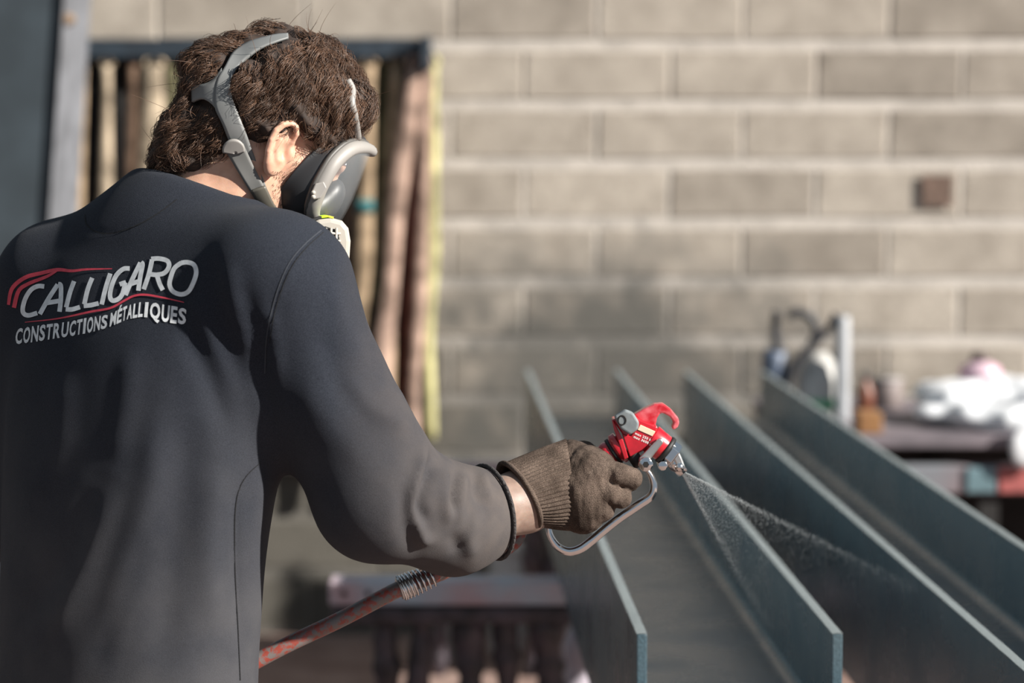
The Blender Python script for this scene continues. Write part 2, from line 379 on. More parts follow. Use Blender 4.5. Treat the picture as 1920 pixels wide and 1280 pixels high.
trestle(7.55, 800, 0.98, [(830, 30), (1000, 34), (1036, 40), (1250, 36), (1420, 36)], 'dark crusted trestle close to the block wall, behind forearm', 50)

# ------------------------------------------------------------------ canisters standing at the wall foot
def canister(px, Y, wpx, ytop, col, label, lidc):
    s = FPX / Y; x = P(px, 1200, Y)[0]; r = wpx / s / 2; h = P(px, ytop, Y)[2]
    e = empty('paint_canister', (x, Y, 0)); tag(e, label, 'canister', 'canisters at the wall foot')
    m = MB(); prof = [(r * 0.9, 0), (r, 0.015), (r, h * 0.45), (r * 1.03, h * 0.46), (r * 1.03, h * 0.5), (r, h * 0.51), (r, h * 0.93), (r * 0.95, h * 0.95)]
    m.tube([(x, Y, z) for _, z in prof], [q for q, _ in prof], 24); m.build('body', mat('canister', col, 0.5, var=0.15, vscale=12), e, True)
    MB().tube([(x, Y, h * 0.94), (x, Y, h * 0.985), (x, Y, h)], [r * 1.05, r * 1.05, r * 0.95], 24).build('lid', mat('lid', lidc, 0.5), e, True)
canister(948, 7.85, 62, 1022, (0.45, 0.47, 0.48), 'tall white canister below the cuff behind near trestle', (0.4, 0.42, 0.43))
canister(845, 7.8, 58, 1150, (0.22, 0.215, 0.21), 'short grey canister seen between trestle posts', (0.25, 0.25, 0.24))
m = MB(); c0 = P(1080, 1255, 6.2); pts = [(c0[0], 6.2, z) for z in np.linspace(0, P(1080, 1172, 6.2)[2], 12)]
rad = [0.035 + 0.006 * math.sin(i * 2.1) for i in range(11)] + [0.012]
o = m.tube(pts, rad, 14).build('plastic_roll', mat('lilac_film', (0.34, 0.31, 0.36), 0.45, var=0.2, vscale=30), None, True); tag(o, 'lilac white plastic roll upright beside beam end', 'roll')

# ------------------------------------------------------------------ workbench at the right with cloth and paint gear
be = empty('workbench', (1.85, 7.5, 0)); tag(be, 'heavy dark workbench against block wall at right', 'workbench')
BZ = 0.825; bx0 = 0.81; bx1 = 2.9
benchtop = mat('bench_top', (0.10, 0.088, 0.10), 0.7, vscale=6, col2=(0.19, 0.16, 0.18))
for k in range(5):
    y0 = 7.06 + k * 0.208; MB().box(((bx0 + bx1) / 2, y0 + 0.104, BZ - 0.02), (bx1 - bx0, 0.203, 0.04)).build('plank', benchtop, be, bevel=0.004)
frm = mat('bench_rail', (0.16, 0.17, 0.19), 0.6, vscale=3.0, col2=(0.2, 0.11, 0.115))
a = P(1700, 885, 7.1); MB().box(((0.85 + bx1) / 2, 7.1, 0.69), (bx1 - 0.85, 0.06, 0.085)).build('front_rail', frm, be, bevel=0.006)
xr = P(1868, 900, 7.1)[0]
MB().box((xr + 0.5, 7.066, 0.69), (1.0, 0.012, 0.075)).build('red_plate', mat('red_rail_paint', (0.36, 0.095, 0.09), 0.6, var=0.3, vscale=12), be, bevel=0.003)
xt_ = P(1835, 900, 7.1)[0]
MB().box((xt_, 7.066, 0.69), (0.085, 0.012, 0.075)).build('teal_plate', mat('teal_rail_paint', (0.12, 0.2, 0.23), 0.6, var=0.3, vscale=12), be, bevel=0.003)
for px in (1640, 1852, 2300):
    x = P(px, 950, 7.1)[0]
    for y in (7.12, 7.95): MB().box((x, y, 0.325), (0.06, 0.06, 0.65)).build('leg', M['void'], be, bevel=0.004)
MB().box(((bx0 + bx1) / 2, 8.0, 0.45), (bx1 - bx0, 0.02, 0.75)).build('back_shade', M['void'], be, bevel=0.003)  # black sheet painting in the shadow under the bench top

# ================================================================== implicit-surface modelling
def vlen(v): return np.sqrt((v * v).sum(-1))
def smin(a, b, k):
    h = np.clip(0.5 + 0.5 * (b - a) / k, 0, 1); return b + (a - b) * h - k * h * (1 - h)
def smax(a, b, k): return -smin(-a, -b, k)
def rcone(p, a, b, r1, r2):
    """capsule whose radius runs from r1 to r2"""
    a = np.asarray(a, np.float32); b = np.asarray(b, np.float32); ba = b - a; l2 = float(ba @ ba)
    pa = p - a; h = np.clip((pa @ ba) / l2, 0, 1)
    return vlen(pa - h[..., None] * ba) - (r1 + (r2 - r1) * h)
def chain(p, pts, k=0.01):
    """pts: (point, radius) rows joined by tapering capsules"""
    d = None
    for (a, r1), (b, r2) in zip(pts[:-1], pts[1:]):
        e = rcone(p, a, b, r1, r2); d = e if d is None else smin(d, e, k)
    return d
def ellip(p, c, r, ax=None):
    q = p - np.asarray(c, np.float32)
    if ax is not None: q = q @ np.asarray(ax, np.float32).T
    r = np.asarray(r, np.float32); k0 = vlen(q / r); k1 = vlen(q / (r * r)) + 1e-9
    return k0 * (k0 - 1) / k1
def rbox(p, c, half, rad, ax=None):
    q = p - np.asarray(c, np.float32)
    if ax is not None: q = q @ np.asarray(ax, np.float32).T
    q = np.abs(q) - (np.asarray(half, np.float32) - rad)
    return vlen(np.maximum(q, 0)) + np.minimum(q.max(-1), 0) - rad
def sdf_mesh(name, f, lo, hi, h, margin=1.9):
    lo = np.asarray(lo, float); hi = np.asarray(hi, float); B = 14
    nb = np.ceil((hi - lo) / (h * B)).astype(int); N = nb * B + 1
    cx = [lo[i] + (np.arange(nb[i]) + 0.5) * B * h for i in range(3)]
    C = np.stack(np.meshgrid(*cx, indexing='ij'), -1).astype(np.float32); D = f(C.reshape(-1, 3)).reshape(nb)
    V = np.repeat(np.repeat(np.repeat(D, B, 0), B, 1), B, 2); V = np.pad(V, ((0, 1),) * 3, mode='edge').astype(np.float32)
    act = np.argwhere(np.abs(D) < B * h * 0.87 * margin)
    lx = np.arange(B + 1) * h; loc = np.stack(np.meshgrid(lx, lx, lx, indexing='ij'), -1).reshape(-1, 3)
    for s in range(0, len(act), 60):
        blk = act[s:s + 60]; org = lo + blk * B * h
        pts = (org[:, None, :] + loc[None]).astype(np.float32); d = f(pts.reshape(-1, 3)).reshape(len(blk), B + 1, B + 1, B + 1)
        for (i, j, k), e in zip(blk * B, d): V[i:i + B + 1, j:j + B + 1, k:k + B + 1] = e
    S = V < 0; nx, ny, nz = S.shape
    cnt = np.zeros((nx - 1, ny - 1, nz - 1), np.int8)
    for a in (0, 1):
        for b in (0, 1):
            for c in (0, 1): cnt += S[a:nx - 1 + a, b:ny - 1 + b, c:nz - 1 + c]
    cells = np.argwhere((cnt > 0) & (cnt < 8)); idx = np.full(cnt.shape, -1, np.int32); idx[tuple(cells.T)] = np.arange(len(cells))
    acc = np.zeros((len(cells), 3)); num = np.zeros(len(cells))
    cor = [(a, b, c) for a in (0, 1) for b in (0, 1) for c in (0, 1)]
    for p in cor:
        for ax in range(3):
            if p[ax]: continue
            q = list(p); q[ax] = 1
            va = V[tuple((cells + p).T)]; vb = V[tuple((cells + q).T)]; m = (va < 0) != (vb < 0)
            t = np.where(m, va / np.where(m, va - vb, 1), 0); pos = np.tile(np.array(p, float), (len(cells), 1)); pos[:, ax] = t
            acc += pos * m[:, None]; num += m
    verts = lo + (cells + acc / num[:, None]) * h
    F = []
    for ax in range(3):
        sl0 = [slice(None)] * 3; sl1 = [slice(None)] * 3; sl0[ax] = slice(0, -1); sl1[ax] = slice(1, None)
        A = S[tuple(sl0)]; Bq = S[tuple(sl1)]; e = np.argwhere(A != Bq); u, w = (ax + 1) % 3, (ax + 2) % 3
        ok = (e[:, u] > 0) & (e[:, w] > 0) & (e[:, u] < S.shape[u] - 1) & (e[:, w] < S.shape[w] - 1); e = e[ok]
        ins = A[tuple(e.T)]
        def at(du, dw):
            c = e.copy(); c[:, u] -= du; c[:, w] -= dw; return idx[tuple(c.T)]
        q = np.stack([at(1, 1), at(0, 1), at(0, 0), at(1, 0)], 1); q[~ins] = q[~ins][:, ::-1]; F.append(q)
    F = np.concatenate(F); F = F[(F >= 0).all(1)]
    return verts, F
def vnormals(V, F):
    n = np.cross(V[F[:, 2]] - V[F[:, 0]], V[F[:, 3]] - V[F[:, 1]]); out = np.zeros_like(V)
    for k in range(4): np.add.at(out, F[:, k], n)
    return out / (np.linalg.norm(out, axis=1, keepdims=True) + 1e-12)
def relax(V, F, it=2, w=0.5):
    for _ in range(it):
        s = np.zeros_like(V); c = np.zeros(len(V))
        for a, b in ((0, 1), (1, 2), (2, 3), (3, 0)):
            np.add.at(s, F[:, a], V[F[:, b]]); np.add.at(c, F[:, a], 1); np.add.at(s, F[:, b], V[F[:, a]]); np.add.at(c, F[:, b], 1)
        V = V + w * (s / np.maximum(c, 1)[:, None] - V)
    return V
def pnoise(p, s, seed=0):
    """cheap smooth 3d noise, about -1..1"""
    r = np.random.default_rng(seed); o = 0
    for k in range(5):
        d = r.normal(size=3); d /= np.linalg.norm(d); o = o + np.sin(p @ (d * s * r.uniform(0.6, 1.5)) + r.uniform(0, 6.28))
    return o / 3.2

# ================================================================== THE WORKER
TH = math.radians(38)
BF = np.array((math.sin(TH), math.cos(TH), 0)); BR = np.array((math.cos(TH), -math.sin(TH), 0))
# torso centre line: x, y over z
TZ = np.array((0.86, 1.00, 1.15, 1.30, 1.42, 1.50, 1.55, 1.60, 1.65))
TX = np.array((-0.488, -0.480, -0.472, -0.458, -0.446, -0.436, -0.425, -0.410, -0.395))
TY = np.array((2.950, 2.955, 2.965, 2.980, 2.998, 3.012, 3.025, 3.04, 3.05))
TA = np.array((0.195, 0.190, 0.193, 0.206, 0.214, 0.195, 0.145, 0.085, 0.06))
TB = np.array((0.140, 0.132, 0.132, 0.136, 0.132, 0.112, 0.092, 0.075, 0.05))
_T = curve_pts(np.stack([TZ, TX, TY, TA, TB], 1), 400); TZ, TX, TY, TA, TB = _T.T
def torso(p, shrink=0.0):
    z = p[..., 2]; cx = np.interp(z, TZ, TX); cy = np.interp(z, TZ, TY); a = np.interp(z, TZ, TA) - shrink; b = np.interp(z, TZ, TB) - shrink
    dx = p[..., 0] - cx; dy = p[..., 1] - cy; u = dx * BR[0] + dy * BR[1]; v = dx * BF[0] + dy * BF[1]
    k0 = np.sqrt((u / a) ** 2 + (v / b) ** 2) + 1e-9; k1 = np.sqrt((u / a ** 2) ** 2 + (v / b ** 2) ** 2) + 1e-9
    d = np.where(k0 < 0.05, -np.minimum(a, b), k0 * (k0 - 1) / k1) * 0.92
    return np.maximum(np.maximum(d, 0.90 - z), (z - 1.655))
SHR = P(541, 541, 2.885); ELB = P(712, 925, 2.89); WRI = P(968, 953, 2.985)      # right arm
ax_s = np.array((np.interp(1.5, TZ, TX), np.interp(1.5, TZ, TY), 1.5))
SHL = P(108, 535, 3.10); ELL = SHL + np.array((-0.04, 0.03, -0.30)); WRL = ELL + BF * 0.20 + np.array((0.02, 0, -0.06))
NECK = np.array((-0.400, 3.035, 1.575))
def shirt(p):
    d = torso(p)
    tz = rcone(p, NECK + (-0.01, 0.0, -0.035), SHR + (-0.03, 0.01, 0.012), 0.082, 0.078); d = smin(d, tz, 0.06)
    tz = rcone(p, NECK + (-0.02, 0.0, -0.035), SHL + (0.01, 0, 0.01), 0.080, 0.068); d = smin(d, tz, 0.06)
    up = chain(p, [(SHR, 0.081), (SHR * 0.5 + ELB * 0.5 + (-0.008, 0, 0.0), 0.073), (ELB, 0.082)], 0.03)
    up = smin(up, rcone(p, P(700, 800, 2.872), P(748, 845, 2.872), 0.05, 0.036), 0.02)
    d = smin(d, up, 0.045)
    fo = chain(p, [(ELB, 0.082), (P(850, 974, 2.945), 0.066), (WRI, 0.047)], 0.02); d = smin(d, fo, 0.012)
    la = chain(p, [(SHL, 0.078), (ELL, 0.068), (WRL, 0.05)], 0.03); d = smin(d, la, 0.04)
    # sleeve ends and neck hole
    ad = (WRI - ELB) / np.linalg.norm(WRI - ELB); tilt = ad + np.array((0.0, 0.0, 0.28)); tilt /= np.linalg.norm(tilt)
    d = smax(d, np.where(p[..., 0] > -0.12, (p - (WRI - ad * 0.032)) @ tilt, -1.0), 0.006)
    # neckline: cut by a tilted plane around the neck
    nn = np.array((0.36, 0.18, 0.93)); nn /= np.linalg.norm(nn)
    near = vlen(p[..., :2] - NECK[:2]) < 0.105
    cut = (p - P(400, 358, 3.0)) @ nn
    d = np.where(near, smax(d, cut, 0.01), d)
    return d
FOLDS = [  # polyline in px, half width px, height in mm (ridge +, groove -)
    ([(390, 470), (405, 560), (448, 690)], 19, -3.6), ([(425, 480), (440, 570), (474, 690)], 17, 3.6), ([(362, 540), (392, 630), (440, 740)], 17, 3.6), ([(455, 520), (470, 610), (492, 720)], 16, -3.6),
    ([(340, 600), (390, 700), (430, 820)], 20, -4.5), ([(500, 560), (512, 640), (520, 720)], 13, 4.5),
    ([(530, 540), (505, 610), (495, 720), (520, 830)], 13, -4.5), ([(600, 440), (560, 480), (528, 540), (508, 620), (500, 700)], 5, 2.7),
    ([(300, 740), (285, 900), (240, 1060), (190, 1260)], 29, 5.0), ([(360, 760), (340, 900), (320, 1100), (300, 1290)], 35, -5.4), ([(225, 900), (160, 1060), (70, 1230)], 23, 3.5), ([(180, 900), (120, 1050), (30, 1180)], 26, -2.5),
    ([(275, 980), (230, 1120), (170, 1280)], 20, -2.5), ([(410, 860), (395, 1000), (400, 1200)], 26, 4.5), ([(470, 880), (440, 930), (440, 1050), (450, 1280)], 5, -3.6), ([(500, 860), (470, 1000), (480, 1250)], 20, 4.5),
    ([(250, 640), (240, 760), (215, 880)], 23, 3.6), ([(120, 680), (110, 820), (60, 960)], 26, 3.6),
    ([(620, 520), (650, 610), (690, 700)], 20, 3.6), ([(590, 600), (640, 720), (720, 800)], 22, -3.6), ([(640, 700), (700, 770), (780, 800)], 17, 4.5), ([(560, 700), (620, 800), (700, 880)], 29, 3.6),
    ([(815, 850), (800, 900), (785, 950), (800, 990)], 10, -14.4), ([(800, 830), (790, 880), (772, 940), (790, 1010), (815, 1015)], 9, 10.7), ([(838, 872), (832, 930), (842, 985)], 12, 10.7), ([(852, 878), (845, 925), (848, 960)], 8, -10.7), ([(872, 880), (866, 930), (858, 990)], 9, 8.1),
    ([(890, 882), (892, 920), (905, 950)], 8, -6.2), ([(905, 880), (912, 910), (925, 945)], 7, 5.4), ([(900, 960), (880, 1010), (885, 1050)], 12, 5.4), ([(850, 1000), (860, 1040)], 12, -5.4), ([(760, 900), (760, 980), (780, 1040)], 16, -5.4),
]
def seg_dist(px, py, line):
    best = np.full(px.shape, 1e9); tb = np.zeros(px.shape); n = len(line) - 1
    for i in range(n):
        (x0, y0), (x1, y1) = line[i], line[i + 1]; dx, dy = x1 - x0, y1 - y0; L = dx * dx + dy * dy + 1e-9
        t = np.clip(((px - x0) * dx + (py - y0) * dy) / L, 0, 1); d = np.hypot(px - x0 - t * dx, py - y0 - t * dy)
        m = d < best; best = np.where(m, d, best); tb = np.where(m, (i + t) / n, tb)
    return best, tb
SV, SF = sdf_mesh('sweatshirt', shirt, (-0.78, 2.72, 0.88), (0.07, 3.30, 1.70), 0.0052)
SV = relax(SV, SF, 3)
Nn = vnormals(SV, SF); px, py = proj(SV); vd = SV - CAM; vd /= np.linalg.norm(vd, axis=1, keepdims=True)
face = np.clip(-(Nn * vd).sum(1) * 2.0 + 0.15, 0, 1)
disp = 1.6 * pnoise(SV * (1, 1, 0.6), 26, 3) + 0.8 * pnoise(SV, 60, 4)
for line, w, amp in FOLDS:
    d, t = seg_dist(px, py, line); disp = disp + face * amp * np.exp(-(d / w) ** 2) * np.clip(np.sin(np.pi * np.clip(t, 0.04, 0.96)) * 1.6, 0, 1)
# raised seams: armhole, half-moon patch under the collar, collar band
for line, w, amp in [([(600, 436), (560, 478), (525, 545), (505, 630), (497, 720)], 3.5, 1.6), ([(158, 402), (165, 425), (185, 436), (215, 436), (262, 420), (300, 398), (335, 372)], 2.5, -1.3)]:
    d, t = seg_dist(px, py, line); disp = disp + face * amp * np.exp(-(d / w) ** 2)
SV = SV + Nn * (disp * 0.001)[:, None]; SV = relax(SV, SF, 3, 0.5)
pe = empty('person', (-0.48, 2.96, 0)); tag(pe, 'worker seen from behind in dark printed sweatshirt, spraying with outstretched arm', 'person')

def shirt_material():
    m = mat('navy_black_sweatshirt', (0.02, 0.022, 0.028), 0.9, spec=0.15, sheen=0.03); nt, b = nodes_of(m)
    g = nt.nodes.new('ShaderNodeNewGeometry'); s = nt.nodes.new('ShaderNodeSeparateXYZ'); nt.links.new(g.outputs['Position'], s.inputs[0])
    base = ramp(nt, add_noise(nt, 900, 2), 0.3, 0.7, (0.0105, 0.013, 0.0195), (0.025, 0.029, 0.040))
    dust = mathn(nt, 'MULTIPLY', mathn(nt, 'ADD', s.outputs[0], 0.21), 4.2, True)           # overspray thickens towards the cuff
    dust = mathn(nt, 'MULTIPLY', dust, ramp(nt, add_noise(nt, 30, 6), 0.25, 0.6, (0.55, 0.55, 0.55), (1, 1, 1)))
    c = mixc(nt, mathn(nt, 'MULTIPLY', dust, 1.0), base, (0.105, 0.086, 0.076))
    low = mathn(nt, 'MULTIPLY', mathn(nt, 'SUBTRACT', 1.43, s.outputs[2]), 2.2, True)         # grey dust plus sunlight painted in on the lower back
    low = mathn(nt, 'MULTIPLY', low, ramp(nt, add_noise(nt, 11, 6), 0.3, 0.7, (0.25, 0.25, 0.25), (0.75, 0.75, 0.75)))
    c = mixc(nt, low, c, (0.085, 0.082, 0.085))
    nt.links.new(c, b.inputs['Base Color'])
    w = add_noise(nt, 1400, 2); bp = nt.nodes.new('ShaderNodeBump'); bp.inputs['Strength'].default_value = 0.35; bp.inputs['Distance'].default_value = 0.002
    nt.links.new(w, bp.inputs['Height']); nt.links.new(bp.outputs['Normal'], b.inputs['Normal']); return m
M['shirt'] = shirt_material()
so = link('sweatshirt', mesh_np('sweatshirt', SV, SF), M['shirt'], pe, True)
SBVH = BVHTree.FromPolygons([tuple(v) for v in SV], [tuple(f) for f in SF])
def on_shirt(px, py, off=0.0009):
    d = Vector(ray(px, py)).normalized(); loc, nor, i, t = SBVH.ray_cast(Vector(CAM), d)
    if loc is None: return None
    return np.array(loc + nor * off)

# ------------------------------------------------------------------ head frame
YW, PT = math.radians(78), math.radians(37)
_h = np.array((math.sin(YW), math.cos(YW), 0)); _z = np.array((0, 0, 1.0))
HFv = _h * math.cos(PT) - _z * math.sin(PT); HUv = _h * math.sin(PT) + _z * math.cos(PT); HRv = np.array((math.cos(YW), -math.sin(YW), 0))
HC = P(515, 235, 3.06); HAX = np.stack([HFv, HUv, HRv])
def HW(f, u, r): return HC + HFv * f + HUv * u + HRv * r          # head frame -> world
def HQ(p): return (p - HC.astype(np.float32)) @ HAX.T.astype(np.float32)
def HP(px, py, r):                                                # pixel on the plane at sideways offset r -> world
    d = ray(px, py); o = HC + HRv * r; return CAM + d * (((o - CAM) @ HRv) / (d @ HRv))
EARY = 2.966
EAXP = None
def skin(p):
    q = HQ(p); qa = q.copy(); qa[..., 2] = np.abs(qa[..., 2])
    d = ellip(q, (-0.008, 0.019, 0), (0.092, 0.086, 0.075))
    d = smin(d, ellip(q, (0.036, -0.045, 0), (0.060, 0.088, 0.062)), 0.03)
    d = smin(d, rcone(qa, (0.004, -0.055, 0.052), (0.070, -0.122, 0.012), 0.021, 0.018), 0.03)       # jaw
    d = smin(d, rcone(qa, (0.072, -0.032, 0.035), (0.052, -0.030, 0.052), 0.018, 0.016), 0.02)        # cheekbone
    d = smin(d, rcone(q, (0.093, -0.005, 0), (0.116, -0.052, 0), 0.009, 0.014), 0.014)               # nose
    d = smin(d, rcone(qa, (0.094, 0.008, 0.012), (0.080, 0.008, 0.045), 0.009, 0.008), 0.012)         # brow
    d = smax(d, -ellip(qa, (0.098, -0.012, 0.032), (0.014, 0.012, 0.017)), 0.008)
    d = smin(d, ellip(qa, (0.083, -0.012, 0.032), (0.0125, 0.0125, 0.0125)), 0.003)                   # eyeball under lid
    d = smin(d, ellip(q, (0.090, -0.080, 0), (0.012, 0.006, 0.024)), 0.006); d = smin(d, ellip(q, (0.088, -0.092, 0), (0.012, 0.007, 0.021)), 0.006)  # lips
    d = smin(d, rcone(p, HW(-0.035, -0.045, 0), NECK + (0.0, 0.0, -0.05), 0.060, 0.072), 0.035)
    d = smin(d, rcone(p, HW(-0.01, -0.055, 0.036), NECK + (0.05, -0.02, -0.03), 0.024, 0.026), 0.03)  # neck muscle
    # right arm inside the sleeve, bare wrist
    d = np.minimum(d, FORE(p))
    d2 = torso(p, 0.022); d2 = np.maximum(d2, 1.17 - p[..., 2]); d2 = smin(d2, chain(p, [(SHR, 0.055), (ELB, 0.05)], 0.03), 0.04)
    return smin(d, d2, 0.02)
EAX = np.eye(3)
def uv(px, py, r=0.08):
    p = HP(px, py, r); q = HAX @ (p - HC); return float(q[0]), float(q[1])
HELIX = [((*uv(x, y), r), w) for x, y, r, w in [(538, 278, .079, .0030), (547, 266, .084, .0034), (554, 251, .089, .0037), (552, 238, .092, .0040), (542, 231, .094, .0042), (528, 234, .096, .0042), (515, 245, .097, .0041), (506, 262, .0965, .0039), (501, 283, .094, .0038), (501, 303, .090, .0042), (506, 318, .085, .0050)]]
ANTI = [((*uv(x, y), r), w) for x, y, r, w in [(534, 247, .0895, .0030), (523, 262, .0905, .0036), (518, 280, .0895, .0038), (520, 297, .0865, .0040)]]
def ear(p):
    qq = HQ(p)
    e = ellip(qq, (*uv(525, 276), 0.0855), (0.0180, 0.0315, 0.0045), EAXT)
    e = smin(e, chain(qq, [(np.array(p3, np.float32), r3) for p3, r3 in HELIX], 0.0008), 0.004)
    e = smin(e, chain(qq, [(np.array(p3, np.float32), r3) for p3, r3 in ANTI], 0.0008), 0.005)
    e = smin(e, ellip(qq, (*uv(510, 311), 0.0835), (0.0100, 0.0120, 0.0050), EAXT), 0.008)     # lobe
    e = smax(e, -ellip(qq, (*uv(533, 284), 0.0935), (0.0065, 0.0105, 0.0105), EAX), 0.005)     # concha
    e = smax(e, -ellip(qq, (*uv(542, 250), 0.0960), (0.0040, 0.0080, 0.0075), EAX), 0.003)     # hollow under the rim
    e = smin(e, ellip(qq, (*uv(544, 290), 0.0790), (0.0055, 0.0085, 0.0055), EAX), 0.006)      # tragus
    e = smin(e, rcone(qq, (*uv(530, 284), 0.058), (*uv(526, 280), 0.070), 0.020, 0.010), 0.006)
    return e
WR0 = P(885, 966, 2.955); WR1 = P(1010, 930, 3.015)
def FORE(p): return chain(p, [(ELB, 0.05), (WR0, 0.040), (P(985, 938, 3.004), 0.0365), (P(1040, 916, 3.024), 0.030)], 0.02)
EA0 = np.array((uv(535, 235)[0] - uv(508, 320)[0], uv(535, 235)[1] - uv(508, 320)[1])); EA0 /= np.linalg.norm(EA0)
EAX = np.array(((EA0[1], -EA0[0], 0), (EA0[0], EA0[1], 0), (0, 0, 1)))
_cp, _sp = math.cos(math.radians(22)), math.sin(math.radians(22)); EAXT = np.stack([EAX[0] * _cp - EAX[2] * _sp, EAX[1], EAX[0] * _sp + EAX[2] * _cp])
BV, BF_ = sdf_mesh('body', skin, (-0.72, 2.78, 1.12), (0.09, 3.27, 1.86), 0.0026)
BV = relax(BV, BF_, 1)
eV, eF = sdf_mesh('ear', ear, HW(0, -0.015, 0.085) - 0.052, HW(0, -0.015, 0.085) + 0.052, 0.00105); eV = relax(eV, eF, 2)
mV = HC + ((eV - HC) @ HAX.T * (1, 1, -1)) @ HAX
BF_ = np.concatenate([BF_, eF + len(BV), eF[:, ::-1] + len(BV) + len(eV)]); BV = np.concatenate([BV, eV, mV])
def skin_material():
    m = mat('skin', (0.5, 0.27, 0.18), 0.5, spec=0.4); nt, b = nodes_of(m)
    c = ramp(nt, add_noise(nt, 60, 5), 0.3, 0.7, (0.52, 0.29, 0.20), (0.66, 0.40, 0.29))
    g = nt.nodes.new('ShaderNodeNewGeometry'); s = nt.nodes.new('ShaderNodeSeparateXYZ'); nt.links.new(g.outputs['Position'], s.inputs[0])
    dirt = mathn(nt, 'MULTIPLY', mathn(nt, 'ADD', s.outputs[0], 0.1), 12.0, True)            # paint-dusted wrist
    c = mixc(nt, mathn(nt, 'MULTIPLY', dirt, 0.85), c, ramp(nt, add_noise(nt, 90, 6), 0.3, 0.7, (0.14, 0.10, 0.083), (0.235, 0.18, 0.152)))
    nt.links.new(c, b.inputs['Base Color'])
    b.inputs['Subsurface Weight'].default_value = 0.35; b.inputs['Subsurface Radius'].default_value = (0.9, 0.25, 0.12); b.inputs['Subsurface Scale'].default_value = 0.008
    n2 = add_noise(nt, 700, 3); bp = nt.nodes.new('ShaderNodeBump'); bp.inputs['Strength'].default_value = 0.08; bp.inputs['Distance'].default_value = 0.002
    nt.links.new(n2, bp.inputs['Height']); nt.links.new(bp.outputs['Normal'], b.inputs['Normal']); return m
M['skin'] = skin_material()
body = link('body', mesh_np('body', BV, BF_), M['skin'], pe, True)

# ------------------------------------------------------------------ hair: a shaped mass plus wavy locks
HLF = np.array((-0.20, -0.083, -0.047, -0.019, -0.004, 0.017, 0.067, 0.085, 0.11)); HLU = np.array((-0.15, -0.139, -0.108, -0.069, -0.030, 0.012, 0.007, 0.045, 0.085))
def hair_base(p):
    q = HQ(p)
    d = ellip(q, (-0.006, 0.026, 0), (0.099, 0.096, 0.090))
    d = smin(d, ellip(q, (-0.098, 0.002, 0), (0.034, 0.038, 0.056)), 0.025)
    d = smin(d, ellip(q, (-0.066, -0.085, 0), (0.044, 0.056, 0.056)), 0.02)
    d = smin(d, ellip(q, (0.057, 0.070, 0), (0.030, 0.030, 0.060)), 0.02)
    d = smin(d, ellip(q, (-0.045, -0.03, 0), (0.062, 0.062, 0.084)), 0.03)
    return d
def strap_line():
    return [(560, 66), (520, 70), (478, 84), (446, 108), (426, 140), (418, 175), (428, 210), (444, 250), (462, 290), (485, 335)]
def march(px, py, f, t0=2.6):
    d = ray(px, py); d = d / np.linalg.norm(d); t = t0
    for _ in range(160):
        v = float(f((CAM + d * t)[None].astype(np.float32))[0])
        if v < 0.0006: return CAM + d * t
        t += max(0.0005, v * 0.6)
        if t > 3.6: return None
    return CAM + d * t
SL = [march(x, y, hair_base) for x, y in strap_line()]; SL = [s for s in SL if s is not None]
SLq = [HAX @ (s - HC) for s in SL]; SLm = [HC + HAX.T @ (q * np.array((1, 1, -1))) for q in SLq]
ARM = [march(x, y, hair_base) for x, y in [(418, 178), (395, 182), (370, 178)]]; ARM = [s for s in ARM if s is not None]
def near_strap(p):
    d = np.full(p.shape[:-1], 1e3, np.float32)
    for line in (SL, SLm, ARM):
        for a, b in zip(line[:-1], line[1:]): d = np.minimum(d, rcone(p, a, b, 0, 0))
    return d
def hair(p):
    q = HQ(p); d = hair_base(p)
    d = d + 0.0032 * pnoise(p, 150, 11) + 0.0028 * pnoise(p, 330, 12) + 0.0075 * pnoise(p, 95, 13)
    ns = near_strap(p); d = smax(d, np.minimum(0.0125 - ns, hair_base(p) + 0.006), 0.008)                      # strap presses the hair in
    U = np.interp(q[..., 0], HLF, HLU); d = smax(d, (U - q[..., 1]) * 0.75 + 0.004 * pnoise(p, 260, 14), 0.01)
    return d
HV, HFc = sdf_mesh('hair', hair, HC - 0.19, HC + 0.19, 0.0030)
def hair_material():
    m = mat('brown_hair', (0.03, 0.018, 0.012), 0.42, spec=0.5); nt, b = nodes_of(m)
    at = nt.nodes.new('ShaderNodeAttribute'); at.attribute_name = 'tone'
    c = ramp(nt, at.outputs['Fac'], 0.0, 1.0, (0.016, 0.0095, 0.007), (0.20, 0.108, 0.066)); nt.links.new(c, b.inputs['Base Color'])
    nt.links.new(ramp(nt, at.outputs['Fac'], 0.1, 0.3, (0.8, 0.8, 0.8), (0.42, 0.42, 0.42)), b.inputs['Roughness']); return m
M['hair'] = hair_material()
hn = vnormals(HV, HFc)
locks = MB(); LV = []; LFc = []; LT = []; base_i = 0
crown = HW(-0.05, 0.11, 0)
cand = rng.permutation(len(HV)); roots = []
for i in cand[:2900]:
    roots.append(i)
nslash = 0
def sdfg(p, h=0.002):
    e = np.eye(3) * h; pts = np.concatenate([p[None] + e, p[None] - e]).astype(np.float32); d = hair_base(pts); g = (d[:3] - d[3:]); return g / (np.linalg.norm(g) + 1e-9)
NP_ = 9
R0 = HV[roots]; N0 = hn[roots]
Q0 = HQ(R0.astype(np.float32))
def grad(pts, h=0.002):
    g = np.stack([hair_base((pts + np.eye(3)[k] * h).astype(np.float32)) - hair_base((pts - np.eye(3)[k] * h).astype(np.float32)) for k in range(3)], -1)
    return g / (np.linalg.norm(g, axis=-1, keepdims=True) + 1e-9)
nG = len(R0); L = rng.uniform(0.030, 0.058, nG); L = np.where(Q0[:, 1] < -0.03, L * 0.8, L)
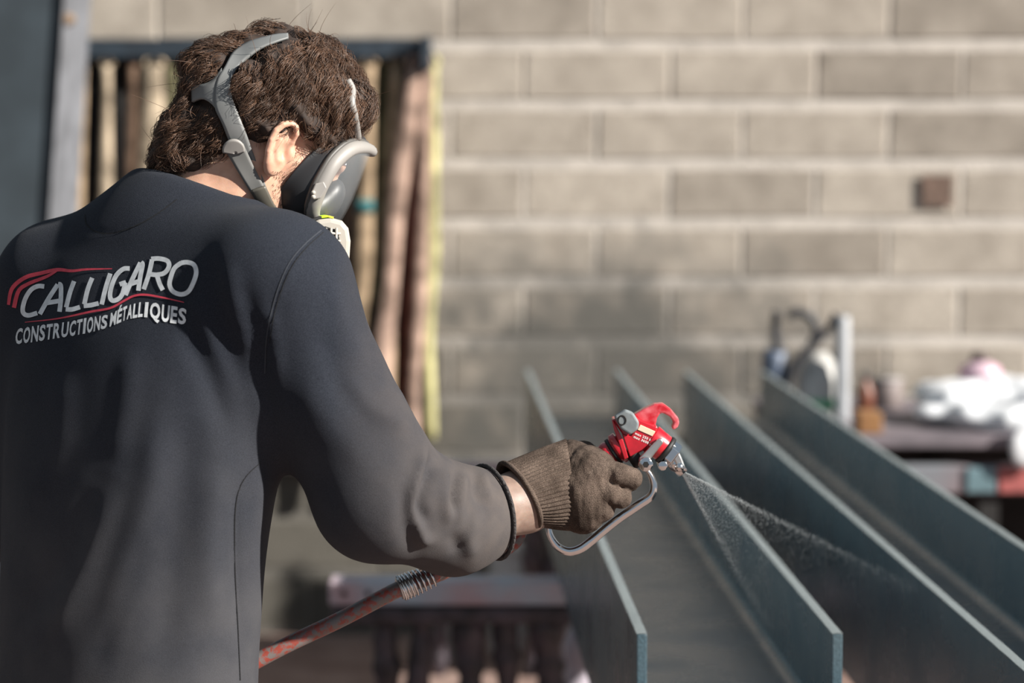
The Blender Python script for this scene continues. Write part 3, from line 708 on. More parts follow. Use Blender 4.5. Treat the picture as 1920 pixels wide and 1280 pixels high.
pos = R0.copy(); path = [pos]; vel = pos - crown; vel = vel - N0 * (vel * N0).sum(1, keepdims=True); vel /= np.linalg.norm(vel, axis=1, keepdims=True) + 1e-9
vel = vel + 0.75 * np.stack([pnoise(R0, 55, 21 + k) for k in range(3)], 1)
for k in range(NP_ - 1):
    g = grad(pos); t = vel + np.array((0, 0, -0.25)); t = t - g * (t * g).sum(1, keepdims=True); t /= np.linalg.norm(t, axis=1, keepdims=True) + 1e-9
    lift = 0.14 - 0.34 * k / NP_
    pos = pos + (t + g * lift) * (L / (NP_ - 1))[:, None]; vel = t; path.append(pos)
path = np.stack(path, 1)                                                      # guides
tt = np.linspace(0, 1, NP_)
ph = 4 * pnoise(R0, 50, 41) + rng.uniform(0, 1.0, nG); wl = rng.uniform(0.85, 1.35, nG)
per = 11; strands = []; tones = []
for s_ in range(per):
    off = rng.normal(size=(nG, 3)) * 0.0022; jit = rng.normal(size=(nG, 1)) * 0.22; lsc = rng.uniform(0.75, 1.1, (nG, 1, 1)); pp = path[:, :1] + (path - path[:, :1]) * lsc
    dirs = path[:, -1] - path[:, 0]; dirs /= np.linalg.norm(dirs, axis=1, keepdims=True) + 1e-9
    side = np.cross(dirs, N0); side /= np.linalg.norm(side, axis=1, keepdims=True) + 1e-9
    wav = np.sin(ph[:, None] + jit + tt[None] * 6.28 * wl[:, None]); wav2 = np.cos(ph[:, None] + jit + tt[None] * 6.28 * wl[:, None])
    amp = 0.0068 * np.clip(tt * 2, 0, 1)
    pp = pp + side[:, None] * (wav * amp)[..., None] + N0[:, None] * (wav2 * amp * 0.8)[..., None] + off[:, None] * (1.05 - 0.35 * tt)[None, :, None]
    strands.append(pp); tones.append(np.clip(0.45 + 0.16 * pnoise(R0, 120, 44) + rng.normal(0, 0.17, nG), 0.15, 1))
st = np.concatenate(strands); tn = np.concatenate(tones)
# fly-away hairs
fi = rng.permutation(nG)[:130]; fp = R0[fi][:, None] + (N0[fi][:, None] * tt[None, :, None] * 0.028 + (rng.normal(size=(130, 3)) * 0.011)[:, None] * (tt ** 2)[None, :, None])
st = np.concatenate([st, fp]); tn = np.concatenate([tn, np.full(130, 0.5)])
keep = (near_strap(st.reshape(-1, 3).astype(np.float32)).reshape(st.shape[:2]).min(1) > 0.0113)
qh = HQ(st.reshape(-1, 3).astype(np.float32)).reshape(*st.shape); Uh = np.interp(qh[..., 0], HLF, HLU); keep &= ((qh[..., 1] - Uh).min(1) > -0.012)
st = st[keep]; tn = tn[keep]
# three-sided tapering strands
tan = np.gradient(st, axis=1); tan /= np.linalg.norm(tan, axis=-1, keepdims=True) + 1e-9
refv = rng.normal(size=(len(st), 1, 3)); ex = np.cross(tan, refv); ex /= np.linalg.norm(ex, axis=-1, keepdims=True) + 1e-9; ey = np.cross(tan, ex)
rad = 0.00034 * (1.0 - 0.75 * tt ** 2)[None, :, None]
ringv = [st + rad * (ex * math.cos(a) + ey * math.sin(a)) for a in (0, 2.094, 4.189)]
W = np.stack(ringv, 2); nS = len(st); W = W.reshape(-1, 3)
bi = (np.arange(nS) * NP_ * 3)[:, None, None] + (np.arange(NP_ - 1) * 3)[None, :, None]
fa = []
for k in range(3):
    l = (k + 1) % 3; fa.append(np.stack([bi[..., 0] + k, bi[..., 0] + l, bi[..., 0] + 3 + l, bi[..., 0] + 3 + k], -1))
SFc = np.stack(fa, 2).reshape(-1, 4)
AV = np.concatenate([HV, W]); AF = np.concatenate([HFc, SFc + len(HV)])
hm = bpy.data.meshes.new('hair'); hm = mesh_np('hair', AV, AF)
tone = np.concatenate([np.clip(0.05 + 0.05 * pnoise(HV, 400, 31), 0, 0.12), np.repeat(tn, NP_ * 3)])
att = hm.attributes.new('tone', 'FLOAT', 'POINT'); 
if len(hm.vertices) == len(tone): att.data.foreach_set('value', tone.astype(np.float32))
ho = link('hair', hm, M['hair'], pe, True); ho['label'] = 'thick wavy dark brown hair'
print('strands', nS, 'hair verts', len(hm.vertices), len(tone))

# short stubble on the cheek
BBVH = BVHTree.FromPolygons([tuple(v) for v in BV], [tuple(f) for f in BF_]); sv_ = []; sf_ = []
for _ in range(900):
    x = rng.uniform(512, 612); y = rng.uniform(285, 385)
    loc, nor, ii, t_ = BBVH.ray_cast(Vector(CAM), Vector(ray(x, y)).normalized())
    if loc is None or loc.y > 3.06: continue
    q = HAX @ (np.array(loc) - HC)
    if q[0] < 0.012 or (y < 320 and x < 548): continue
    dr = (np.array(nor) * 0.5 + HFv * -0.1 - HUv * 0.9 + rng.normal(size=3) * 0.3) * rng.uniform(0.002, 0.0045); sd_ = np.cross(dr, ray(x, y)); sd_ = sd_ / np.linalg.norm(sd_) * 0.00022
    k = len(sv_); b0 = np.array(loc); up_ = np.array(nor) * 0.0003
    sv_ += [b0 + sd_, b0 - sd_, b0 + up_, b0 + dr]; sf_ += [(k, k + 1, k + 3), (k + 1, k + 2, k + 3), (k + 2, k, k + 3)]
stb = link('stubble', mesh('stubble', sv_, sf_), mat('stubble', (0.05, 0.03, 0.02), 0.6), pe); stb['kind'] = 'stuff'

# ------------------------------------------------------------------ print on the back of the sweatshirt
def zl(x, y): return x / 4.571, 440 + y / 4.571
def stroke_on_shirt(mb, pts, w, off=0.0010, closed=False):
    """pts zoomed outline points, w width (one number or one per point)"""
    p = np.array([zl(*q) for q in pts]); ww = np.array(w if hasattr(w, '__len__') else [w] * len(p), float) / 4.571
    ln = np.hypot(*(p[1:] - p[:-1]).T).sum(); n = max(6, int(ln / 2.2))
    c = curve_pts(np.column_stack([p, ww]), n); t = np.gradient(c[:, :2], axis=0); t /= np.linalg.norm(t, axis=1, keepdims=True) + 1e-9
    nn = np.column_stack([-t[:, 1], t[:, 0]]); rows = []
    for i in range(n):
        row = [on_shirt(*(c[i, :2] + nn[i] * c[i, 2] * k), off) for k in (-0.5, 0, 0.5)]
        if any(r is None for r in row): continue
        rows.append(row)
    v = [q for r in rows for q in r]; f = []
    for i in range(len(rows) - 1):
        for k in range(2): f.append((i * 3 + k, i * 3 + k + 1, i * 3 + 4 + k, i * 3 + 3 + k))
    mb.add(v, f)
M['white_print'] = mat('white_print', (0.62, 0.64, 0.66), 0.6, var=0.12, vscale=120)
M['red_print'] = mat('red_print', (0.55, 0.045, 0.075), 0.6, var=0.12, vscale=120)
mb = MB(); W_ = 39
for ln in [[(385, 445), (330, 442), (272, 472), (226, 540), (202, 620), (207, 672), (250, 692), (325, 672)],
           [(347, 682), (420, 552), (500, 428)], [(503, 425), (526, 440), (527, 550), (515, 662)], [(398, 588), (460, 578), (520, 568)],
           [(640, 400), (604, 500), (572, 625)], [(568, 640), (620, 642), (690, 622)], [(795, 372), (757, 470), (727, 598)], [(722, 612), (780, 606), (850, 590)],
           [(950, 335), (910, 460), (876, 600)], [(1116, 292), (1062, 296), (1002, 350), (962, 440), (947, 525), (968, 566), (1020, 552), (1055, 505), (1078, 412)], [(1084, 410), (1058, 418), (1030, 428)],
           [(1080, 520), (1140, 380), (1208, 242)], [(1212, 238), (1226, 262), (1207, 360), (1190, 482)], [(1122, 425), (1160, 412), (1202, 400)],
           [(1236, 470), (1280, 340), (1308, 215)], [(1300, 210), (1370, 207), (1440, 228), (1452, 275), (1415, 328), (1350, 345), (1288, 340)], [(1348, 345), (1372, 420), (1400, 476)],
           [(1560, 242), (1500, 288), (1470, 360), (1458, 430), (1488, 488), (1558, 512), (1618, 488), (1658, 420), (1686, 330), (1668, 262), (1610, 238), (1556, 244)]]:
    stroke_on_shirt(mb, ln, W_)
lt = mb.build('lettering', M['white_print'], so); lt['label'] = 'white CALLIGARO lettering'
mb = MB(); stroke_on_shirt(mb, [(78, 600), (110, 460), (220, 368), (360, 330), (500, 302), (620, 312), (750, 299), (965, 294)], [26, 34, 34, 32, 30, 24, 18, 8])
mb.build('red_stripe', M['red_print'], so)
mb = MB(); stroke_on_shirt(mb, [(125, 625), (165, 482), (250, 420), (400, 362), (490, 314)], [36, 34, 30, 26, 14]); mb.build('red_stripe', M['red_print'], so)
mb = MB(); stroke_on_shirt(mb, [(220, 751), (500, 720), (780, 662), (950, 630), (1060, 572), (1150, 527), (1250, 516), (1400, 540), (1580, 580)], [6, 12, 18, 18, 18, 18, 18, 14, 6]); mb.build('red_stripe', M['red_print'], so)
BOT = np.array([(140, 935), (300, 915), (450, 890), (620, 865), (780, 835), (910, 800), (980, 775), (1100, 722), (1220, 700), (1300, 708), (1400, 738), (1500, 755), (1605, 762)], float)
TOP = np.array([(140, 808), (300, 782), (480, 760), (600, 745), (750, 712), (910, 690), (1000, 652), (1080, 612), (1200, 580), (1300, 580), (1400, 600), (1500, 615), (1605, 640)], float)
def glyph_on_shirt(mb, ch, x0, x1):
    v, f = GL[ch]; xs = [a for a, _ in v]; lo, hi = min(xs), max(xs); out = []
    for a, b_ in v:
        u = (a - lo) / (hi - lo + 1e-6); h = b_ / CAPH; x = x0 + (x1 - x0) * u
        y = np.interp(x, BOT[:, 0], BOT[:, 1]) * (1 - h) + np.interp(x, TOP[:, 0], TOP[:, 1]) * h
        p = on_shirt(*zl(x + (h - 0.5) * 12, y), 0.0010)
        if p is None: return
        out.append(p)
    mb.add(out, f)
mb = MB()
for word, xs in (('CONSTRUCTIONS', [136, 203, 270, 340, 398, 458, 528, 598, 658, 712, 748, 808, 868, 930]), ('MÉTALLIQUES', [945, 1005, 1052, 1092, 1142, 1188, 1234, 1282, 1384, 1462, 1526, 1606])):
    for i, ch in enumerate(word):
        a, b_ = xs[i], xs[i + 1]; g = (b_ - a) * 0.07
        if ch == 'I': g = (b_ - a) * 0.2
        glyph_on_shirt(mb, ch, a + g, b_ - g)
lt = mb.build('lettering', M['white_print'], so); lt['label'] = 'white CONSTRUCTIONS MÉTALLIQUES lettering'
seam = mat('seam_thread', (0.028, 0.032, 0.042), 0.9); dseam = mat('seam_gap', (0.004, 0.0045, 0.006), 0.95)
def inv(p): return (p[0] * 4.571, (p[1] - 440) * 4.571)
for ln_, m_, w_ in [([(602, 432), (572, 458), (545, 490), (524, 535), (508, 590), (500, 640), (497, 700)], seam, 11), ([(606, 436), (577, 462), (551, 494), (530, 538), (514, 592), (506, 642)], dseam, 7),
                    ([(160, 402), (163, 420), (180, 434), (212, 437), (258, 422), (300, 398), (332, 374)], dseam, 8), ([(487, 868), (462, 892), (446, 925), (440, 980), (441, 1080), (446, 1180), (450, 1275)], dseam, 7)]:
    mb = MB(); stroke_on_shirt(mb, [inv(q) for q in ln_], w_, 0.0008); mb.build('seam', m_, so)
# rolled cuff edge and collar band of the sweatshirt
cm = mat('ribbed_cuff', (0.045, 0.04, 0.04), 0.95, bump=0.6, bscale=300)
_ad = (WRI - ELB) / np.linalg.norm(WRI - ELB); _ti = _ad + np.array((0.0, 0.0, 0.28)); _ti /= np.linalg.norm(_ti); _c = WRI - _ad * 0.032
_dd = (SV - _c) @ _ti; sel = (np.abs(_dd + 0.006) < 0.006) & (SV[:, 0] > -0.12); sv = SV[sel]; _e1 = np.cross(_ti, (0, 1, 0)); _e1 /= np.linalg.norm(_e1); _e2 = np.cross(_ti, _e1)
_an = np.arctan2((sv - _c) @ _e2, (sv - _c) @ _e1); _rd = np.hypot((sv - _c) @ _e2, (sv - _c) @ _e1); loop = []
for k in range(32):
    a0 = -math.pi + 2 * math.pi * k / 32; m_ = (_an >= a0) & (_an < a0 + 2 * math.pi / 32)
    if m_.any(): r0 = _rd[m_].max() + 0.0005; am = a0 + math.pi / 32; loop.append(_c - _ti * 0.004 + _e1 * math.cos(am) * r0 + _e2 * math.sin(am) * r0)
lp = np.array(loop); lp = 0.25 * np.roll(lp, 1, 0) + 0.5 * lp + 0.25 * np.roll(lp, -1, 0)
MB().tube(lp, 0.0034, 8, sy=0.0026, closed=True, ref=_ti).build('cuff_edge', cm, so, True)

# ------------------------------------------------------------------ trousers and boots (below the frame, carrying the worker)
def hipc(z): return np.array((-0.488, 2.95, z))
def trous(p):
    d = ellip(p, hipc(0.93), (0.17, 0.13, 0.12), np.stack([BR, BF, (0, 0, 1)]))
    for s_, fw in ((1, -0.03), (-1, 0.12)):
        h = hipc(0.9) + BR * 0.09 * s_; k = hipc(0.5) + BR * 0.115 * s_ + BF * (fw + 0.03); a = hipc(0.1) + BR * 0.13 * s_ + BF * fw
        d = smin(d, chain(p, [(h, 0.095), (k, 0.072), (a, 0.062)], 0.03), 0.03)
    return np.maximum(d + 0.002 * pnoise(p, 40, 8), p[..., 2] - 0.98)
v_, f_ = sdf_mesh('trousers', trous, (-0.75, 2.65, 0.0), (-0.2, 3.3, 1.02), 0.011); link('trousers', mesh_np('trousers', v_, f_), mat('work_trousers', (0.03, 0.032, 0.04), 0.9, var=0.2), pe, True)
for s_, fw in ((1, -0.03), (-1, 0.12)):
    a = hipc(0) + BR * 0.13 * s_ + BF * fw
    def bt_(p): return np.maximum(smin(chain(p, [(a + (0, 0, 0.05) - BF * 0.06, 0.042), (a + (0, 0, 0.045) + BF * 0.15, 0.042)]), rcone(p, a + (0, 0, 0.05), a + (0, 0, 0.14), 0.05, 0.052), 0.03), 0.002 - p[..., 2])
    v_, f_ = sdf_mesh('boot', bt_, a - (0.26, 0.26, 0.02), a + (0.26, 0.26, 0.22), 0.009); link('boot', mesh_np('boot', v_, f_), mat('boot_leather', (0.02, 0.018, 0.016), 0.6), pe, True)

# ================================================================== RESPIRATOR
re_ = empty('respirator', HW(0.1, -0.06, 0)); tag(re_, 'full-face respirator mask with grey head harness and clear visor', 'respirator')
M['harness'] = mat('grey_rubber', (0.16, 0.165, 0.165), 0.5, var=0.08, vscale=30)
M['seal'] = mat('black_rubber', (0.022, 0.022, 0.024), 0.42, spec=0.5)
M['frame'] = mat('grey_frame', (0.27, 0.255, 0.24), 0.5, var=0.06)
M['web'] = mat('webbing', (0.15, 0.15, 0.145), 0.7)
M['cream'] = mat('cream_plastic', (0.40, 0.37, 0.325), 0.5)
def vmarch(pts, f):
    d = np.array([ray(x, y) for x, y in pts]); d /= np.linalg.norm(d, axis=1, keepdims=True); t = np.full(len(d), 2.7)
    for _ in range(90): t = t + 0.65 * f((CAM + d * t[:, None]).astype(np.float32))
    return CAM + d * t[:, None], d
def headsurf(p): return smin(hair_base(p), smin(rcone(p, HW(-0.035, -0.045, 0), NECK, 0.060, 0.072), ellip(HQ(p), (0.02, -0.03, 0), (0.08, 0.1, 0.074)), 0.02), 0.02)
def mirror(p): return HC + (HAX @ (np.asarray(p) - HC) * np.array((1, 1, -1))) @ HAX
def ribbon(name, left, right, n, mat_, parent, thick=0.003, lift=0.002, nc=7, both=True, bulge=0.0, ridge=0):
    l = curve_pts(left, n); r = curve_pts(right, n); pts = [l[i] + (r[i] - l[i]) * k / (nc - 1) for i in range(n) for k in range(nc)]
    w, d = vmarch(pts, headsurf)
    prof = np.tile(np.sin(np.pi * np.arange(nc) / (nc - 1)) * bulge, n)
    if ridge: prof = prof + np.repeat((np.arange(n) % 2) * ridge, nc) * np.tile(np.clip(np.sin(np.pi * np.arange(nc) / (nc - 1)) * 2, 0, 1), n)
    g = w - d * (lift + prof)[:, None]
    g = g.reshape(n, nc, 3)
    f = [(i * nc + k, i * nc + k + 1, (i + 1) * nc + k + 1, (i + 1) * nc + k) for i in range(n - 1) for k in range(nc - 1)]
    outs = []
    for mir in ((False, True) if both else (False,)):
        v = g.reshape(-1, 3); v = np.array([mirror(p) for p in v]) if mir else v
        me = fixn(mesh(name, v, f)); o = link(name, me, mat_, parent, True)
        so_ = o.modifiers.new('thick', 'SOLIDIFY'); so_.thickness = thick; so_.offset = 0
        outs.append(o)
    return outs
st_ = ribbon('head_strap', [(540, 64), (515, 66), (470, 78), (440, 95), (421, 127), (407, 150), (402, 178), (404, 204), (417, 232), (430, 265), (446, 300), (470, 350)],
       [(541, 72), (519, 79), (484, 94), (453, 120), (435, 145), (433, 169), (437, 188), (444, 206), (462, 251), (474, 285), (487, 318), (504, 362)], 44, M['harness'], re_, 0.0035, 0.0035)
ribbon('rear_strap', [(416, 128), (396, 152), (374, 159), (360, 160)], [(416, 224), (400, 198), (380, 186), (361, 192)], 16, M['harness'], re_, 0.0035, 0.003)
# webbing strap, round anchor and clip over it
ribbon('adjuster_webbing', [(424, 276), (429, 292), (450, 328), (475, 368)], [(457, 270), (462, 282), (479, 318), (497, 352)], 44, M['web'], re_, 0.003, 0.0115, both=True, ridge=0.0005)
cc = [(438 + 21 * math.cos(a), 281 + 20 * math.sin(a)) for a in np.linspace(math.pi * 0.92, math.pi * 2.05, 9)]
ribbon('anchor', [(c[0], c[1]) for c in cc], [(440 + (c[0] - 440) * 0.1 + 2, 288 + (c[1] - 288) * 0.1) for c in cc], 20, M['frame'], re_, 0.004, 0.0135)
ribbon('buckle', [(471, 357), (478, 370), (486, 382), (496, 392)], [(497, 348), (503, 360), (511, 378), (518, 388)], 10, mat('buckle_plastic', (0.10, 0.092, 0.075), 0.45), re_, 0.006, 0.0145, bulge=0.002)
# thin strap over the forehead
_fw, _fd = vmarch([(652, 150), (661, 168), (660, 192), (665, 215), (669, 238)], hair_base); ft = [w_ - d_ * 0.016 for w_, d_ in zip(_fw, _fd)] + [HP(672, 262, 0.042)]
fc = curve_pts(ft, 20)
MB().tube(fc, 0.0044, 8, sy=0.0028, ref=HRv).build('front_strap', M['frame'], re_, True)
MB().tube([mirror(p) for p in fc], 0.0044, 8, sy=0.0028, ref=HRv).build('front_strap', M['frame'], re_, True)
def ring3(pts, n):
    c = curve_pts([HAX @ (HP(*p) - HC) for p in pts], n); c[0, 2] = 0; c[-1, 2] = 0; return c
NR = 30
r_face = ring3([(676, 246, 0.0), (662, 248, 0.028), (636, 262, 0.052), (609, 277, 0.066), (579, 304, 0.073), (547, 341, 0.070), (523, 381, 0.052), (530, 420, 0.025), (545, 440, 0)], NR)
r_mid = ring3([(690, 262, 0.0), (672, 258, 0.034), (645, 270, 0.060), (616, 294, 0.076), (589, 326, 0.081), (562, 364, 0.077), (545, 398, 0.060), (560, 432, 0.03), (585, 450, 0)], NR)
r_fr = ring3([(695, 282, 0.0), (680, 276, 0.036), (656, 280, 0.060), (630, 302, 0.074), (612, 330, 0.079), (596, 362, 0.078), (586, 400, 0.066), (600, 428, 0.035), (630, 436, 0)], NR)
def full(r): return np.concatenate([r, (r * (1, 1, -1))[1:-1][::-1]])
rings = [full(r_face) + (-0.006, 0, 0), full(r_face), full(r_mid), full(r_fr)]; m_ = len(rings[0])
v = [HC + q @ HAX for r in rings for q in r]; f = [(i * m_ + k, i * m_ + (k + 1) % m_, (i + 1) * m_ + (k + 1) % m_, (i + 1) * m_ + k) for i in range(3) for k in range(m_)]
o = link('face_seal', fixn(mesh('face_seal', v, f)), M['seal'], re_, True); sb = o.modifiers.new('s', 'SUBSURF'); sb.levels = 1; sb.render_levels = 2; so_ = o.modifiers.new('t', 'SOLIDIFY'); so_.thickness = 0.003
fr = [HC + q @ HAX for q in full(r_fr)]
MB().tube(fr, 0.0075, 12, sy=0.0095, ref=HFv, closed=True).build('visor_frame', M['frame'], re_, True)
fr2 = [HC + (q + (-0.009, 0.001, 0)) @ HAX for q in full(r_fr)]
MB().tube(fr2, 0.0065, 10, sy=0.004, ref=HFv, closed=True).build('frame_gasket', mat('dark_gasket', (0.09, 0.085, 0.08), 0.5), re_, True)
# frame lug at the side
lug = MB(); q = [HP(x, y, 0.084) for x, y in [(590, 344), (606, 340), (612, 352), (600, 372), (586, 374), (582, 362)]]; lug.prism(q, HRv * 0.006); lug.build('frame_lug', M['frame'], re_, bevel=0.0015)
for yy in (361, 369):
    q = HP(587, yy, 0.089); MB().tube([q, q + HRv * 0.004], 0.0028, 10, ref=HUv).build('rivet', M['cream'], re_, True)
# visor lens: bows forward of the frame to the centre line
cl = curve_pts([HAX @ (HP(x, y, 0.0) - HC) for x, y in [(694, 286), (690, 300), (676, 334), (660, 374), (646, 402), (634, 424)]], NR)
v = []; nc = 13
for i in range(NR):
    a = r_fr[i]; b_ = cl[i].copy(); b_[2] = 0
    for k in range(nc):
        th = math.pi * k / (nc - 1); w = math.sin(th); q = a + (b_ - a) * w ** 0.8; q = np.array((q[0], q[1], a[2] * math.cos(th))); v.append(HC + q @ HAX)
f = [(i * nc + k, i * nc + k + 1, (i + 1) * nc + k + 1, (i + 1) * nc + k) for i in range(NR - 1) for k in range(nc - 1)]
gl = bpy.data.materials.new('visor_glass'); gl.use_nodes = True; nt, b = nodes_of(gl)
b.inputs['Base Color'].default_value = (0.5, 0.54, 0.57, 1); b.inputs['Roughness'].default_value = 0.04; b.inputs['Alpha'].default_value = 0.10; b.inputs['Specular IOR Level'].default_value = 0.9; M['visor'] = gl
o = link('visor', fixn(mesh('visor', v, f)), gl, re_, True); so_ = o.modifiers.new('t', 'SOLIDIFY'); so_.thickness = 0.002
def cup(p): return smin(ellip(HQ(p), (0.098, -0.080, 0), (0.030, 0.045, 0.044)), ellip(HQ(p), (0.108, -0.035, 0), (0.020, 0.030, 0.022)), 0.02)
v_, f_ = sdf_mesh('nose_cup', cup, HW(0.1, -0.06, 0) - 0.075, HW(0.1, -0.06, 0) + 0.075, 0.004); link('nose_cup', mesh_np('nose_cup', v_, f_), M['seal'], re_, True)
# filter cartridge on the near cheek
fx = np.array([HAX @ (HP(x, y, 0.07) - HC) for x, y in [(574, 415), (640, 418), (652, 440), (650, 500), (590, 500)]])
def outl(pts, r): return [HP(x, y, r) for x, y in pts]
O1 = [(572, 418), (590, 409), (612, 406), (634, 412), (646, 426), (650, 450), (648, 480), (642, 510), (585, 508), (568, 470)]
e_ = MB().prism(outl(O1, 0.052), HRv * 0.04).build('filter_housing', M['cream'], re_, bevel=0.006, seg=3)
O2 = [(592, 430), (610, 424), (628, 430), (636, 445), (638, 470), (634, 500), (596, 500)]
MB().prism(outl(O2, 0.0925), HRv * 0.0008).build('filter_media', mat('filter_dark', (0.03, 0.03, 0.03), 0.8), e_)
for k in range(5):
    y = 436 + k * 14; MB().tube([HP(590, y, 0.0945), HP(639, y + 2, 0.0945)], 0.0016, 6, ref=HRv).build('grille_bar', M['cream'], e_, True)
for k in range(4):
    x = 601 + k * 10; MB().tube([HP(x, 427, 0.095), HP(x - 2, 500, 0.095)], 0.0016, 6, ref=HRv).build('grille_bar', M['cream'], e_, True)
lb = [HP(x, y, 0.0) for x, y in [(600, 412), (622, 407)]]
tq = []
for x, y in [(600, 411.5), (606, 409), (612, 407.2), (618, 406.8), (624, 408)]: tq.append((x, y))
for i, (c_, seg_) in enumerate((((0.02, 0.02, 0.02), (576, 600)), ((0.45, 0.7, 0.02), (600, 612)), ((0.75, 0.75, 0.05), (612, 622)))):
    p0 = HP(seg_[0], np.interp(seg_[0], [572, 590, 612, 634], [418, 409, 406, 412]), 0.075); p1 = HP(seg_[1], np.interp(seg_[1], [572, 590, 612, 634], [418, 409, 406, 412]), 0.075)
    t = (p1 - p0); c = (p0 + p1) / 2; L_ = np.linalg.norm(t); t /= L_; nrm = np.cross(t, HRv); nrm /= np.linalg.norm(nrm); 
    if nrm[2] < 0: nrm = -nrm
    MB().box(c + nrm * 0.0008, (L_, 0.03, 0.0026), (t, HRv, nrm)).build('filter_label', mat('label_%d' % i, c_, 0.6), e_, bevel=0.0004)

# ================================================================== GLOVE (worn on the right hand)
def glove_material(name, rib=False):
    m = mat(name, (0.07, 0.05, 0.04), 0.95, spec=0.1); nt, b = nodes_of(m)
    c = ramp(nt, add_noise(nt, 26, 6), 0.3, 0.72, (0.040, 0.029, 0.023), (0.14, 0.104, 0.084))
    f_ = ramp(nt, add_noise(nt, 900, 2), 0.35, 0.7, (0.55, 0.55, 0.55), (1.45, 1.45, 1.45)); nt.links.new(mixc(nt, 1.0, c, f_, 'MULTIPLY'), b.inputs['Base Color'])
    n2 = add_noise(nt, 800, 3); bp = nt.nodes.new('ShaderNodeBump'); bp.inputs['Strength'].default_value = 0.4; bp.inputs['Distance'].default_value = 0.003
    nt.links.new(n2, bp.inputs['Height']); nt.links.new(bp.outputs['Normal'], b.inputs['Normal']); return m
M['glove'] = glove_material('brown_knit')
GY = 3.0
def glove(p):
    # palm: back of the hand towards the camera
    d = chain(p, [(P(1082, 905, 3.024), 0.036), (P(1096, 905, 3.018), 0.036), (P(1120, 888, 3.012), 0.027)], 0.02)
    d = smin(d, chain(p, [(P(1084, 925, 3.022), 0.036), (P(1100, 945, 3.012), 0.029)], 0.02), 0.02)
    d = smin(d, chain(p, [(P(1080, 950, 3.022), 0.029), (P(1088, 966, 3.012), 0.021)], 0.02), 0.02)
    d = smin(d, chain(p, [(P(1074, 862, 3.03), 0.025), (P(1092, 866, 3.022), 0.021)], 0.02), 0.02)
    d = smin(d, rcone(p, P(1100, 872, 3.005), P(1098, 955, 3.005), 0.014, 0.013), 0.015)               # knuckle ridge
    K = 0.006
    idx = chain(p, [(P(1115, 880, 3.004), 0.0150), (P(1160, 888, 2.996), 0.0135), (P(1184, 897, 3.006), 0.0132), (P(1180, 903, 3.030), 0.0115), (P(1165, 900, 3.050), 0.0100)], 0.004)
    mid = chain(p, [(P(1112, 912, 3.002), 0.0150), (P(1142, 925, 2.995), 0.0135), (P(1164, 932, 3.004), 0.0130), (P(1160, 935, 3.030), 0.0115), (P(1140, 930, 3.050), 0.0100)], 0.004)
    rin = chain(p, [(P(1102, 940, 3.002), 0.0145), (P(1124, 952, 2.997), 0.0130), (P(1134, 957, 3.006), 0.0122), (P(1128, 958, 3.032), 0.0112), (P(1110, 950, 3.050), 0.0100)], 0.004)
    pin = chain(p, [(P(1085, 965, 3.004), 0.0135), (P(1097, 975, 3.000), 0.0125), (P(1106, 977, 3.010), 0.0115), (P(1102, 976, 3.032), 0.0105), (P(1088, 968, 3.048), 0.0095)], 0.004)
    for q in (idx, mid, rin, pin): d = smin(d, q, 0.005)
    th = chain(p, [(P(1068, 868, 3.045), 0.020), (P(1096, 852, 3.070), 0.0165), (P(1124, 868, 3.084), 0.0140), (P(1142, 885, 3.082), 0.0125)], 0.006)
    d = smin(d, th, 0.008)
    d = d + 0.0009 * pnoise(p, 260, 51) + 0.0005 * pnoise(p, 700, 52)
    return d
v_, f_ = sdf_mesh('glove', glove, (0.02, 2.955, 1.165), (0.19, 3.12, 1.335), 0.0017)
gv = link('glove', mesh_np('glove', v_, f_), M['glove'], pe, True); gv['label'] = 'worn brown knitted work glove'
# ribbed knit cuff: tube from the wrist opening to the palm
NRIB = 58; per_ = 6; NA = NRIB * per_; rows = 14; v = []
c0, c1 = P(978, 927, 3.012), P(1070, 912, 3.024)
def ell_axes(top, bot, Yc): 
    a = P(*top, Yc); b_ = P(*bot, Yc); return (a + b_) / 2, (a - b_) / 2
for i in range(rows):
    t = i / (rows - 1)
    top = np.array((948, 870)) * (1 - t) + np.array((1062, 824)) * t; bot = np.array((1000, 985)) * (1 - t) + np.array((1084, 994)) * t
    c, up = ell_axes(top, bot, 3.002 + 0.020 * t); sidev = np.array((-0.42 + 0.4 * t, 0.92, 0.0)) * (0.0445 - 0.003 * t)
    sw = 1 + 0.02 * math.sin(t * 3.1)
    for k in range(NA):
        a = 2 * math.pi * k / NA; rb = 1 + 0.055 * (abs(math.cos(0.5 * (a * NRIB + 0.5 * math.sin(t * 5 + a * 3)))) - 0.6); v.append(c + (up * math.cos(a) + sidev * math.sin(a)) * rb * sw)
f = [(i * NA + k, i * NA + (k + 1) % NA, (i + 1) * NA + (k + 1) % NA, (i + 1) * NA + k) for i in range(rows - 1) for k in range(NA)]
o = link('glove_cuff', fixn(mesh('glove_cuff', v, f)), M['glove'], gv, True); so_ = o.modifiers.new('t', 'SOLIDIFY'); so_.thickness = 0.003
hem = [v[k] for k in range(0, NA, 6)]
MB().tube(hem, 0.0036, 8, closed=True, ref=(1, 0, 0)).build('cuff_hem', M['glove'], gv, True)

